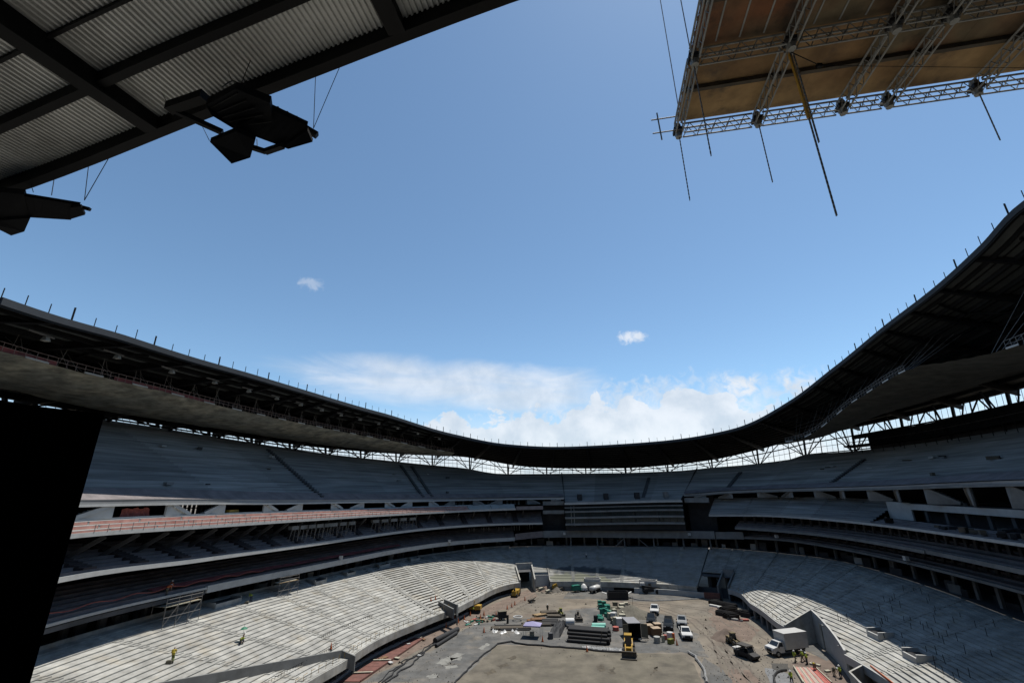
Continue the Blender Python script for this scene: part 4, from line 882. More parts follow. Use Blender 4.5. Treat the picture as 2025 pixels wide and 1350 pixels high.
def chain(label, u0, v0, u1, v1, zt, r=.016, rt=None, top=None):
    p = rt or at(u0, v0, 40); p = Vector((p.x, p.y, 0)); z1 = zline(p, u1, v1)
    t = MB(); z = zt; n = 0
    L_ = .16
    while z > z1:
        if n % 2: t.box(p.x - r * 1.2, p.y - r * .5, z - L_ * .62, p.x + r * 1.2, p.y + r * .5, z)
        else: t.box(p.x - r * .5, p.y - r * 1.2, z - L_ * .62, p.x + r * .5, p.y + r * 1.2, z)
        z -= L_ * .5; n += 1
    o = t.build('chain', SP); tag(o, label, 'chain', 'chains hanging from the truss platform'); return o
chain('short chain hanging from the left corner of the truss platform', 1343, 268, 1369, 392, 40)
chain('shortest chain hanging through the plywood near the left corner of the truss platform', 1372, 128, 1412, 305, 40)
chain('chain hanging from the second node of the truss platform front edge', 1500, 244, 1533, 357, 40)
chain('long hoist chain hanging lowest of all below the truss platform', 1562, 102, 1665, 420, 40, .021)
chain('looped hoist chain beside the long one under the truss platform', 1567, 102, 1617, 281, 40, .021, at(1570, 102, 40) + Vector((.05, .1, 0)))
chain('chain hanging at the right end of the truss platform front edge', 1935, 182, 1986, 272, 40)
for lab, u0, v0, u1, v1 in (('outer suspension cable left of the truss platform corner', 1345, 232, 1323, -30), ('inner suspension cable rising from the upper left node of the truss platform', 1369, 120, 1345, -20)):
    p = at(u0, v0, 40.4); w = MB(); w.tube(p, Vector((p.x, p.y, zline(p, u1, v1) if zline(p, u1, v1) > 41 else 60)) + Vector((0, 0, 0)), .018, n=5); tag(w.build('suspension_cable', SP), lab, 'cable', 'cables above the truss platform')
w = MB(); a_, b_ = at(1562, 108, 39.9), Vector((at(1562, 102, 40).x, at(1562, 102, 40).y, 0)); b_.z = zline(b_, 1604, 232); w.beam(a_, b_, .12, .05)
tag(w.build('lifting_strap', mat('ochre_webbing', (.9, .45, .04), .7)), 'ochre lifting strap running down from the truss node to the hoist chain', 'strap')
w = MB(); w.tube(at(1563, 103, 39.95), at(1622, 130, 39.9), .015, n=4); w.tube(at(1622, 130, 39.9), at(2050, 135, 39.9), .01, n=4); p = at(1620, 130, 39.9); w.box(p.x - .08, p.y - .05, p.z - .06, p.x + .08, p.y + .05, p.z + .06)
tag(w.build('guy_wire', ST), 'thin guy wire with a turnbuckle running under the plywood', 'wire')
#@OBJECTS
def G(u, v): return at(u, v, 0)
def pose_of(front, rear):
    a, b = G(*front), G(*rear); d = a - b; return (a + b) / 2, math.atan2(d.y, d.x)
def B(mb, name, m, par, smooth=False): return mb.build(name, m, par, world=False, smooth=smooth)
def wheel(par, x, y, r, w=.24, rim=GV):
    o = B(MB().tube((x, y - w / 2, r), (x, y + w / 2, r), r, n=14), 'wheel', TYR, par)
    B(MB().tube((x, y - w / 2 - .01, r), (x, y + w / 2 + .01, r), r * .55, n=10), 'rim', rim, o)
def glass_quad(par, a, b, c, d, name='window', t=.012, m=GLS):
    a, b, c, d = map(Vector, (a, b, c, d)); n_ = (b - a).cross(c - a).normalized() * t
    B(MB().hexa([a - n_, b - n_, c - n_, d - n_], [a + n_, b + n_, c + n_, d + n_]), name, m, par)
def pickup(label, front, rear, paint, suv=False, L_=5.3, group='pickups parked on the gravel yard'):
    loc, rz = pose_of(front, rear); t = thing('parked_pickup' if not suv else 'parked_suv', label, 'pickup' if not suv else 'car', loc, rz, group)
    B(MB().prism_xz([(-2.65, .5), (-2.2, .42), (2.3, .42), (2.6, .5), (2.68, .85), (2.6, 1.02), (1.25, 1.14), (-2.68, 1.1)] if suv else [(-2.65, .5), (-2.2, .42), (2.3, .42), (2.6, .5), (2.68, .85), (2.6, 1.02), (1.25, 1.14), (-.85, 1.12), (-.86, .75), (-2.65, .75)], -.95, .95), 'body', paint, t)
    xr = -2.45 if suv else -.8; w = MB(); xr2 = xr + .35
    w.hexa([(xr, -.9, 1.1), (1.25, -.9, 1.13), (1.25, .9, 1.13), (xr, .9, 1.1)], [(xr2, -.72, 1.78), (.45, -.72, 1.8), (.45, .72, 1.8), (xr2, .72, 1.78)]); B(w, 'cabin', paint, t)
    glass_quad(t, (1.17, -.78, 1.2), (1.17, .78, 1.2), (.52, .66, 1.74), (.52, -.66, 1.74), 'windscreen')
    glass_quad(t, (xr + .06, .78, 1.22), (xr + .06, -.78, 1.22), (xr2 - .04, -.66, 1.7), (xr2 - .04, .66, 1.7), 'rear_window')
    for s in (-1, 1):
        for x0, x1 in ((xr + .3, .1), (.2, .85)) if not suv else ((-2.1, -1.2), (-1.1, -.1), (0, .85)):
            f0 = lambda x: (x, s * .885, 1.2); f1 = lambda x: (min(max(x, xr2 + .1), .5), s * .755, 1.66)
            glass_quad(t, f0(x0), f0(x1), f1(x1), f1(x0), 'side_window')
        B(MB().box(1.0, s * .95 - .1 + s * .12, 1.12, 1.14, s * .95 + .1 + s * .12, 1.32), 'mirror', BLK, t)
        B(MB().box(2.62, s * .7 - .2, .74, 2.70, s * .7 + .2, .92), 'headlight', LMP, t)
        for x in (-1.7, 1.7): wheel(t, x, s * .82, .40)
    B(MB().box(2.60, -.48, .62, 2.71, .48, .92), 'grille', BLK, t); B(MB().box(2.55, -.9, .42, 2.78, .9, .6), 'bumper', BLK, t)
    if not suv:
        w = MB()
        for y0, y1 in ((-.95, -.87), (.87, .95)): w.box(-2.68, y0, .75, -.86, y1, 1.14)
        w.box(-2.68, -.87, .75, -2.6, .87, 1.12); B(w, 'bed_sides', paint, t); B(MB().box(-2.58, -.86, .75, -.87, .86, .79), 'bed_floor', BLK, t)
    return t
pickup('white pickup parked farthest back, its nose towards the sand-coloured box trailer', (1294, 1222), (1297, 1201), WPT)
pickup('dark grey pickup parked behind the stack of brown boxes', (1287, 1242), (1291, 1219), BPT)
pickup('black four-door car parked alone between dark and silver pickups', (1322, 1254), (1324, 1229), BPT, True, group=None)
pickup('dusty silver pickup parked directly behind the white one', (1351, 1246), (1348, 1224), SPT)
pickup('white pickup nearest the viewer with black nose facing us', (1364, 1273), (1350, 1246), WPT)
# box truck
loc, rz = pose_of((1521, 1297), (1593, 1288)); bt = thing('box_truck', 'white box truck parked beside the loading bay wall', 'truck', loc, rz)
B(MB().prism_xz([(-3.6, 1.0), (1.15, 1.0), (1.15, 3.35), (-3.6, 3.35)], -1.2, 1.2), 'cargo_box', mat('dull_white_panel', (.70, .70, .66), .5, var=.1, stain=(.4, .38, .33), stain_amt=.4), bt)
B(MB().box(-3.64, -1.24, 3.3, 1.2, 1.24, 3.42), 'roof_edge', WPT, bt); B(MB().box(-3.5, -.5, .55, 2.0, .5, .95), 'chassis', ST, bt)
B(MB().prism_xz([(1.3, .6), (3.55, .6), (3.65, 1.0), (3.55, 1.35), (2.75, 1.5), (1.3, 1.45)], -.98, .98), 'bonnet', WPT, bt)
B(MB().hexa([(1.3, -.96, 1.45), (2.75, -.96, 1.5), (2.75, .96, 1.5), (1.3, .96, 1.45)], [(1.3, -.82, 2.15), (2.05, -.82, 2.15), (2.05, .82, 2.15), (1.3, .82, 2.15)]), 'cab', WPT, bt)
glass_quad(bt, (2.70, -.84, 1.56), (2.70, .84, 1.56), (2.12, .76, 2.1), (2.12, -.76, 2.1), 'windscreen')
for s in (-1, 1):
    glass_quad(bt, (1.5, s * .955, 1.5), (2.55, s * .955, 1.52), (2.05, s * .86, 2.05), (1.5, s * .86, 2.05), 'side_window'); B(MB().box(2.5, s * 1.15 - .1, 1.4, 2.6, s * 1.15 + .1, 1.75), 'mirror', BLK, bt)
    B(MB().box(3.5, s * .75 - .18, .98, 3.66, s * .75 + .18, 1.2), 'headlight', LMP, bt)
    for x in (-2.4, 2.75): wheel(bt, x, s * .9, .46, .3)
B(MB().box(3.5, -.5, .75, 3.68, .5, 1.15), 'grille', BLK, bt); B(MB().box(-3.62, -1.0, 1.1, -3.64, 1.0, 3.2), 'rear_door', GV, bt)
B(MB().tube((-1.6, -1.212, 2.55), (-.2, -1.212, 2.75), .012, n=4), 'body_seam', CG, bt)
# utility buggy
loc, rz = pose_of((1497, 1307), (1458, 1293)); ut = thing('utility_buggy', 'black roofed utility buggy with a pale load box at the back', 'buggy', loc, rz)
B(MB().prism_xz([(-1.9, .4), (2.0, .4), (2.1, .75), (1.1, 1.0), (-1.9, .9)], -.8, .8), 'body', BLK, ut); B(MB().box(-1.3, -.78, 1.85, .9, .78, 1.95), 'roof', mat('dusty_black_roof', (.05, .045, .04), .7), ut)
for s in (-1, 1):
    w = MB()
    for a, b in (((-1.3, s * .74, .9), (-1.25, s * .74, 1.88)), ((-.2, s * .76, .9), (-.2, s * .76, 1.88)), ((1.3, s * .74, .95), (.85, s * .74, 1.88))): w.tube(a, b, .04, n=6)
    B(w, 'roll_cage', BLK, ut)
    for x in (-1.3, 1.35): wheel(ut, x, s * .75, .38, .28, BLK)
B(MB().box(-.7, -.65, .8, .2, .65, 1.2), 'seat', BLK, ut); B(MB().box(-2.2, -.7, .95, -1.4, .7, 1.2), 'load_box', WPT, ut)
B(MB().hexa([(1.05, -.7, 1.0), (1.08, -.7, 1.0), (1.08, .7, 1.0), (1.05, .7, 1.0)], [(.8, -.7, 1.8), (.83, -.7, 1.8), (.83, .7, 1.8), (.8, .7, 1.8)]), 'windscreen', GLS, ut)
# wheel loaders
def loader(label, front, rear, sc=1.0, m=YEL, cab=True):
    loc, rz = pose_of(front, rear); t = thing('wheel_loader', label, 'loader', loc, rz); t.scale = (sc, sc, sc)
    B(MB().prism_xz([(-2.4, .7), (.2, .7), (.2, 1.3), (-1.2, 1.75), (-2.4, 1.7)], -.75, .75), 'engine_cover', m, t); B(MB().box(.2, -.45, .7, 1.7, .45, 1.25), 'front_frame', m, t)
    if cab:
        B(MB().hexa([(-.9, -.6, 1.7), (.5, -.6, 1.3), (.5, .6, 1.3), (-.9, .6, 1.7)], [(-.8, -.52, 2.75), (.35, -.52, 2.75), (.35, .52, 2.75), (-.8, .52, 2.75)]), 'cab', GLS, t); B(MB().box(-.95, -.66, 2.75, .5, .66, 2.87), 'cab_roof', m, t)
    else: B(MB().box(-.9, -.3, 1.6, -.3, .3, 2.2), 'seat', BLK, t); B(MB().box(-.9, -.5, 2.6, .3, .5, 2.7), 'canopy', m, t)
    for s in (-1, 1):
        w = MB(); w.beam((.6, s * .55, 1.5), (2.0, s * .55, 1.25), .16, .3); w.beam((2.0, s * .55, 1.3), (2.9, s * .55, .5), .16, .28); B(w, 'lift_arm', m, t)
        for x in (-1.5, 1.2): wheel(t, x, s * .85, .62, .42, m)
    B(MB().prism_xz([(2.7, .1), (3.6, .08), (3.65, .18), (3.0, .3), (2.95, .85), (3.3, 1.15), (3.2, 1.22), (2.7, .95)], -1.25, 1.25), 'bucket', RUB, t)
loader('yellow wheel loader with its muddy bucket towards the viewer', (1245, 1307), (1244, 1276), 1.0)
loader('small muddy loader working beside the brown earth mound', (1462, 1280), (1443, 1270), .7, mat('mud_covered_paint', (.20, .15, .07), .8, var=.4, scale=4))
loader('small yellow-green machine parked between the timber stacks and mixer', (1113, 1219), (1106, 1213), .5, OLV)
loader('compact loader with a round canopy carrying a tub beside the white pipe roll', (1146, 1230), (1142, 1219), .65, RUB, False)
# excavator
ex = thing('excavator', 'yellow mini excavator with raised dark arm digging below the left stand', 'excavator', G(936, 1211), R_(170))
for s in (-1, 1): B(MB().prism_xz([(-1.5, .1), (-1.3, 0), (1.3, 0), (1.5, .1), (1.6, .35), (1.4, .6), (-1.4, .6), (-1.6, .35)], s * .8 - .22, s * .8 + .22), 'track', TYR, ex)
B(MB().box(-.6, -.5, .5, .6, .5, .8), 'turntable', ST, ex); B(MB().prism_xz([(-1.9, .85), (.9, .85), (.9, 1.2), (-1.0, 1.7), (-1.9, 1.65)], -.9, .9), 'engine_cover', YEL, ex)
B(MB().hexa([(-.5, .1, 1.2), (.9, .1, 1.1), (.9, .9, 1.1), (-.5, .9, 1.2)], [(-.4, .15, 2.6), (.7, .15, 2.6), (.7, .85, 2.6), (-.4, .85, 2.6)]), 'cab', GLS, ex); B(MB().box(-.5, .08, 2.6, .8, .92, 2.7), 'cab_roof', YEL, ex)
w = MB(); w.beam((.8, -.3, 1.2), (1.6, -.3, 3.1), .26, .4); w.beam((1.6, -.3, 3.1), (2.7, -.3, 3.9), .24, .36); B(w, 'boom', RUB, ex); B(MB().beam((2.7, -.3, 3.9), (3.5, -.3, 1.5), .2, .3), 'dipper_arm', RUB, ex)
B(MB().prism_xz([(3.4, 1.6), (3.75, 1.5), (3.8, .9), (3.3, .7), (2.9, 1.0), (3.1, 1.1)], -.7, .1), 'bucket', RUB, ex)
# dark vehicle near far wall, site trailers and tanks
def smallvan(label, front, rear, kind):
    loc, rz = pose_of(front, rear); t = thing('tank_truck', label, 'truck', loc, rz)
    w = MB(); prof = [(math.cos(a) * .85, 1.2 + math.sin(a) * .6) for a in [pi * 2 * i / 14 for i in range(14)]]
    w.hexa([(-2.9, y, z) for y, z in prof], [(.9, y, z) for y, z in prof]); B(w, 'tank', WPT, t, True)
    B(MB().prism_xz([(.8, .5), (2.6, .5), (2.65, 1.0), (1.9, 1.15), (1.5, 1.75), (.8, 1.75)], -.85, .85), 'cab', WPT, t); glass_quad(t, (1.93, -.7, 1.2), (1.93, .7, 1.2), (1.56, .6, 1.7), (1.56, -.6, 1.7), 'windscreen'); B(MB().box(-2.8, -.8, .5, .8, .8, .7), 'chassis', ST, t)
    for s in (-1, 1):
        for x in (-2.0, 1.8): wheel(t, x, s * .8, .38)
smallvan('white truck with a rounded tank body parked by the far wall', (1190, 1166), (1170, 1173), 0)
gt = thing('generator_trailer', 'teal generator trailer towing a white water tank by the far wall', 'trailer', G(1140, 1170), R_(20))
B(MB().prism_xz([(-1.2, .5), (1.2, .5), (1.2, 1.6), (1.0, 1.8), (-1.0, 1.8), (-1.2, 1.6)], -.7, .7), 'housing', TEAL, gt)
w = MB(); w.dome((2.4, 0, 1.0), 1.0, 1.0, p=2); B(w, 'tank_top', WPT, gt, True); B(MB().tube((2.4, 0, .4), (2.4, 0, 1.0), 1.0, n=14), 'tank_base', WPT, gt)
for x in (0, 2.4):
    for s in (-1, 1): wheel(gt, x, s * .85, .33)
th_v = thing('telehandler', 'dark telehandler with long boom parked at the far right wall', 'telehandler', G(1288, 1173), R_(-5))
B(MB().prism_xz([(-2.4, .6), (2.2, .6), (2.3, .9), (1.2, 1.3), (-2.4, 1.4)], -.8, .8), 'body', BLK, th_v); B(MB().hexa([(-.6, .0, 1.3), (.8, .0, 1.2), (.8, .8, 1.2), (-.6, .8, 1.3)], [(-.5, .05, 2.5), (.5, .05, 2.5), (.5, .75, 2.5), (-.5, .75, 2.5)]), 'cab', GLS, th_v)
B(MB().beam((-2.6, -.4, 1.9), (3.2, -.4, 1.2), .35, .45), 'boom', BLK, th_v); B(MB().box(-2.8, -.5, 1.9, -1.6, .5, 2.7), 'counterweight', WPT, th_v)
for s in (-1, 1):
    for x in (-1.6, 1.6): wheel(th_v, x, s * .85, .6, .4, BLK)
yt = thing('dumper', 'small yellow dumper parked below the far end of the left stand', 'dumper', G(1021, 1178), R_(70))
B(MB().prism_xz([(-.9, .5), (.9, .5), (1.3, 1.6), (1.1, 1.7), (-.8, 1.5)], -.75, .75), 'skip', YEL, yt); B(MB().prism_xz([(-2.2, .5), (-.9, .5), (-.9, 1.4), (-2.0, 1.5)], -.6, .6), 'engine_cover', YEL, yt); B(MB().tube((-1.4, 0, 1.5), (-1.4, 0, 2.1), .25, n=8), 'seat', BLK, yt)
for s in (-1, 1):
    for x in (-1.6, .3): wheel(yt, x, s * .75, .45, .3, BLK)
# container with black sides, box trailer with open doors
def oriented_box(name, label, cat, c, rz, lx, ly, h, m, group=None, z0=0.0):
    t = MB().box(-lx / 2, -ly / 2, z0, lx / 2, ly / 2, z0 + h); o = t.build(name, m); o.location = c; o.rotation_euler = (0, 0, rz); return tag(o, label, cat, group)
cb = thing('skip_container', 'black open-topped skip standing on the far gravel track', 'skip', G(1222, 1184), R_(-1))
for (a, b, c_, d_, e, f) in ((-2.6, -1.1, .1, 2.6, -1.0, 1.9), (-2.6, 1.0, .1, 2.6, 1.1, 1.9), (-2.6, -1.0, .1, -2.5, 1.0, 1.9), (2.5, -1.0, .1, 2.6, 1.0, 1.9), (-2.5, -1.0, .1, 2.5, 1.0, .2)): B(MB().box(a, b, c_, d_, e, f), 'side_panel', TRP, cb)
for x in arc(-2.4, 2.4, 8): B(MB().box(x - .05, -1.16, .1, x + .05, -1.1, 1.9), 'stiffener', BLK, cb)
for u, v in ((1200, 1173), (1244, 1174)):
    s = 1 if u > 1222 else -1; B(MB().beam((2.7 * s, .4, 1.2), (3.9 * s, 1.2, 1.5), .5, .08), 'side_flap', WPT, cb)
loc = G(1257, 1267); bx = thing('box_trailer', 'box trailer with grey roof and both rear doors open, dark inside', 'trailer', loc, R_(-88))
LXt = 4.4
for a in ((-LXt, -1.2, .5, 0, -1.12, 2.9), (-LXt, 1.12, .5, 0, 1.2, 2.9), (-LXt, -1.12, .5, -LXt + .08, 1.12, 2.9)): B(MB().box(*a), 'side_wall', BLK, bx)
B(MB().box(-LXt - .05, -1.24, 2.9, .05, 1.24, 3.0), 'roof', mat('pale_grey_roof_sheet', (.33, .33, .35), .5, var=.08), bx); B(MB().box(-LXt, -1.12, .42, 0, 1.12, .52), 'floor', BLK, bx)
for s in (-1, 1):
    B(MB().beam((0.02, s * 1.22, 1.75), (.45, s * 2.35, 1.75), .06, 2.3), 'rear_door', KHK, bx)
    for x in (-2.6, -1.7): wheel(bx, x, s * 1.05, .38)
B(MB().box(.1, .5, .35, .5, 1.1, .5), 'step', GV, bx); B(MB().beam((.0, -1.2, .45), (.0, 2.6, .42), .1), 'bumper_bar', ST, bx)
# tent
tn = thing('canopy_tent', 'small lilac canopy tent standing alone on the gravel', 'tent', G(1054, 1259), R_(-12))
w = MB(); a_, b_ = 1.7, 1.25; w.add([(-a_, -b_, 2.2), (a_, -b_, 2.2), (a_, b_, 2.2), (-a_, b_, 2.2), (0, 0, 2.75)], [(0, 1, 4), (1, 2, 4), (2, 3, 4), (3, 0, 4)]); B(w, 'canopy', LIL, tn)
w = MB(); [w.box(x0, y0, 2.0, x1, y1, 2.2) for x0, y0, x1, y1 in ((-a_, -b_ - .01, a_, -b_), (-a_, b_, a_, b_ + .01))]; B(w, 'valance', LIL, tn)
for x in (-1, 1):
    for y in (-1, 1): B(MB().tube((x * (a_ - .05), y * (b_ - .05), 0), (x * (a_ - .05), y * (b_ - .05), 2.2), .03, n=6), 'leg', GV, tn)
oriented_box('cooler_box', 'pale cool box standing under the lilac canopy tent', 'box', G(1052, 1258), 0, .9, .5, .8, CRM)
# pipes
def pipe(label, a, b, r, m, z=0, group=None, n=14):
    a, b = G(*a), G(*b); c = (a + b) / 2; d = (b - a) / 2; o = MB().tube(-d + Vector((0, 0, 0)), d, r, n=n).build('pipe', m, smooth=False); o.location = c + Vector((0, 0, r + z)); return tag(o, label, 'pipe', group)
base_a, base_b = G(1121, 1270), G(1180, 1275)
dv = (base_b - base_a).normalized(); nv = Vector((-dv.y, dv.x, 0)); Lp = 7.6; pidx = 0
for lay in range(4):
    for k in range(7 - lay):
        o = MB().tube(Vector((0, 0, 0)), dv * (Lp + random.uniform(-.3, .4)), .3, n=12).build('pipe', BLK); o.location = base_a + nv * (.35 + .62 * k + .31 * lay) + dv * random.uniform(-.1, .2) + Vector((0, 0, .3 + lay * .53)); tag(o, 'black plastic pipe in the stack, %s layer, %s from the front' % (('bottom', 'second', 'third', 'top')[lay], ('first', 'second', 'third', 'fourth', 'fifth', 'sixth', 'seventh')[k]), 'pipe', 'stacked black pipes')
for i in range(4):
    a = base_a + dv * (6.4 + .3 * i) + nv * (.5 + i); o = MB().beam(a, a + Vector((.2, 0, 2.2)), .12, .14).build('stack_stake', WDK); tag(o, 'dark timber stake holding the right end of the pipe stack', 'stake', 'stakes of the pipe stack')
tp_ = MB(); A_ = [G(1082, 1262), G(1108, 1260), G(1122, 1230), G(1098, 1234)]; n = 12; V = []
for i in range(n + 1):
    for j in range(n + 1):
        p = lerp(lerp(A_[0], A_[1], i / n), lerp(A_[3], A_[2], i / n), j / n); e = min(i, n - i, j, n - j) / 3.0; p.z = .02 + min(1, e) ** .6 * (1.0 + .5 * noise.noise(Vector((i * .5, j * .5, 1)))); V.append(p)
tp_.add(V, [(i * (n + 1) + j, (i + 1) * (n + 1) + j, (i + 1) * (n + 1) + j + 1, i * (n + 1) + j + 1) for i in range(n) for j in range(n)])
tag(tp_.build('covered_heap', TRP), 'heap of material under a black tarpaulin beside the pipe stack', 'tarpaulin')
pipe('short white pipe roll lying behind the black stack', (1119, 1237), (1136, 1237), .75, WPT); pipe('mint green wrapped pipe lying right of the white roll', (1171, 1243), (1198, 1243), .55, MINT)
pipe('second mint green wrapped pipe in front of the first', (1170, 1246), (1196, 1247), .45, MINT)
pipe('black pipe lying behind the big stack', (1121, 1242), (1148, 1243), .35, BLK)
for i in range(5): pipe('thin dark pipe lying in a row behind the tent', (978 + 3 * i, 1238 + i * 2.0), (1040 + 2 * i, 1237 + i * 2.2), .16, BLK, 0, 'thin dark pipes behind the tent', 8)
for i in range(4): pipe('dark pipe in the row behind the tarpaulin heap', (1072, 1228 + i * 3), (1104 - i, 1228 + i * 3), .28, BLK, 0, 'dark pipes behind the tarpaulin heap', 10)
# boards, pallets, crates
def stack(label, u, v, n, l, w_, rz, m, sp=.0):
    t = thing('timber_stack', label, 'timber', G(u, v), rz)
    for i in range(n):
        lay = i // 5; k = i % 5; B(MB().box(-l / 2 + random.uniform(-.2, .2), (k - 2.5) * w_, lay * .14, l / 2 + random.uniform(-.2, .2), (k - 2.5) * w_ + w_ * .9, lay * .14 + .12), 'board', m, t)
stack('stack of pale planks leaning across dark boards near the yellow-green machine', 1068, 1217, 15, 3.0, .32, .5, WOOD); stack('wide dark board stack right of the pale planks', 1085, 1213, 20, 3.6, .4, .1, WDK)
stack('low dark board stack left of the small machine', 1096, 1219, 15, 3.2, .35, -.1, WDK); stack('brown board stack in front of the pale planks', 1064, 1226, 15, 3.2, .35, .0, CARD)
stack('short brown board stack at the left of the timber yard', 1051, 1227, 10, 1.8, .3, .05, CARD); stack('dark board stack behind the tent', 1060, 1236, 15, 6.0, .4, 0, WDK); stack('long low stack of grey laths left of the tent', 1010, 1243, 15, 8.0, .35, .02, WDK)
for i in range(16):
    u, v = 1190 + random.uniform(-5, 16), 1226 - i * 1.9; s = random.uniform(.7, 1.2)
    oriented_box('crate', 'teal plastic crate in the jumble beside the sand pile', 'crate', G(u, v), random.uniform(0, 1.5), s, s * .9, random.uniform(.5, 1.5), TEAL, 'teal crates')
for i in range(22):
    u, v = 1212 + random.uniform(-14, 20) + i * .5, 1238 - i * 1.75; s = random.uniform(.8, 1.5)
    t = thing('wrapped_bundle', 'cream wrapped bundle on a pallet among teal crates and sand', 'bundle', G(u, v), random.uniform(-.4, .4), 'cream wrapped bundles'); h = random.uniform(.6, 1.5)
    B(MB().box(-s / 2, -s / 2, .15, s / 2, s / 2, .15 + h), 'wrapped_goods', random.choice((CRM, CRM, WPT, KHK)), t); B(MB().box(-s / 2 - .05, -s / 2 - .05, 0, s / 2 + .05, s / 2 + .05, .14), 'pallet', WDK, t)
for u, v, s, h, m, lab in ((1284, 1252, 1.5, 1.5, CARD, 'brown board box at the back left of its group'), (1298, 1257, 1.6, 1.4, CARD, 'brown board box in the middle of its group, pale lid'), (1301, 1249, 1.3, 1.5, CARD, 'brown board box behind the middle one')):
    t = thing('storage_box', lab, 'box', G(u, v), .1); B(MB().box(-s / 2, -s / 2, 0, s / 2, s / 2, h), 'box_body', m, t); B(MB().box(-s / 2 - .03, -s / 2 - .03, h, s / 2 + .03, s / 2 + .03, h + .08), 'lid', mat('pale_pine_lid', (.5, .38, .26), .7), t)
for i, (u, v, m, s, h, lab) in enumerate(((1300, 1270, GV, 1.2, 1.0, 'grey mixer drum on the gravel among small tools'), (1312, 1269, CRM, .5, 1.1, 'cream sack standing among the small tools'), (1316, 1264, RED, .7, .8, 'red tool box right of the grey drum'), (1327, 1272, OLV, 1.1, .8, 'olive compressor among the small tools'), (1326, 1262, WPT, 1.2, 1.1, 'white cabinet in front of the black car'), (1333, 1266, ORG, .5, 1.2, 'orange tool rack beside the white cabinet'), (1218, 1246, RED, 1.3, .7, 'red hopper right of the mint pipes'), (1178, 1228, BLK, 1.1, 1.2, 'black drum left of the cream bundles'), (1247, 1238, CRM, .9, .5, 'pale boxes behind the box trailer'), (1089, 1262, CD, 1.0, 1.0, 'dark drum left of the tarpaulin heap'), (1004, 1232, BLK, .5, 1.6, 'black upright drum in front of the generator'))):
    if i % 2: oriented_box('site_box', lab, 'box', G(u, v), .2 * i, s, s * .7, h, m)
    else: o = MB().tube((0, 0, 0), (0, 0, h), s / 2, n=10).build('drum', m); o.location = G(u, v); tag(o, lab, 'drum')
tg = thing('generator', 'small dark generator cart beside the left path', 'generator', G(993, 1225), .3); B(MB().box(-.9, -.6, .4, .9, .6, 1.7), 'housing', BLK, tg); B(MB().box(-.95, -.65, 1.7, .95, .65, 1.8), 'lid', KHK, tg)
for s in (-1, 1): wheel(tg, 0, s * .65, .35)
o = MB(); R1, n = .95, 20
for i in range(n):
    a0, a1 = 2 * pi * i / n, 2 * pi * (i + 1) / n; o.tube((R1 * math.cos(a0), R1 * math.sin(a0), .7), (R1 * math.cos(a1), R1 * math.sin(a1), .7), .13, n=6)
o = o.build('hose_coil', WPT); o.location = G(1024, 1226); tag(o, 'white hose coil lying right of the black drum', 'hose')
for i in range(16):
    p = G(975 + random.uniform(-6, 50), 1247 + random.uniform(-3, 4)); o = MB().dome((0, 0, 0), random.uniform(.2, .5), random.uniform(.2, .5), n=7, m=3, rough=.5).build('white_bag', WPT); o.location = p; tag(o, 'small white bag in the litter left of the tent', 'bag', 'white bags left of the tent')
random.seed(31)
for i in range(40):
    u, v = 925 + i * 1.7 + random.uniform(-6, 6), 1232 - i * .32 + random.uniform(-5, 6); s = random.uniform(.3, 1.1)
    oriented_box('timber_offcut', 'timber or panel offcut strewn between the left path and gravel', 'offcut', G(u, v), random.uniform(0, 3), s * 1.6, s * .5, random.uniform(.08, .4), random.choice((WPT, RED, WDK, TEAL, CRM, BLK, WOOD)), 'strewn offcuts by the left path')
# mounds
def mound(label, u, v, r, h, m, n=28):
    o = MB().dome((0, 0, -.05), r, h, n=n, m=9, rough=.28).build('earth_mound', m, smooth=True); o.location = G(u, v); tag(o, label, 'mound', None)
mound('grey-brown gravel mound between the cream bundles and pickups', 1249, 1216, 4.6, 2.3, mat('mound_gravel', (.17, .155, .12), .95, var=.25, scale=2, bump=.8, bscale=6))
mound('brown earth mound beside the small muddy loader', 1438, 1262, 3.0, 1.9, MUD); mound('brown rubble heap in the far left corner', 1078, 1166, 2.8, 1.2, MUD); mound('long low rubble heap by the far wall', 1100, 1168, 2.2, 1.5, RUB)
for u, v, h, lab, m in ((1098, 1168, 2.0, 'rusty auger machine on the rubble heap', YEL), (1110, 1168, 1.0, 'dark plate compactor beside the rusty auger', RUB), (1071, 1168, 1.0, 'pale drum in front of the rubble heap', CRM), (1051, 1191, .9, 'small dark trolley alone on the dirt', RUB), (1085, 1172, .9, 'pale bucket right of the drum by the heap', CRM), (1238, 1206, 1.0, 'dark trench roller behind the gravel mound', RUB)):
    t = thing('site_machine', lab, 'machine', G(u, v), .4); B(MB().prism_xz([(-.9, .3), (.8, .3), (1.0, .6), (.3, h), (-.8, h * .8)], -.5, .5), 'body', m, t); B(MB().beam((.2, 0, h * .8), (1.3, 0, h * 1.25), .12), 'arm', ST, t)
    for s in (-1, 1): wheel(t, -.3, s * .5, .3)
w = MB(); w.tube((0, 0, 0), (0, 0, 2.6), .04, n=6); o = w.build('marker_post', ST); o.location = G(1252, 1202); tag(o, 'thin marker post behind the gravel mound', 'post')
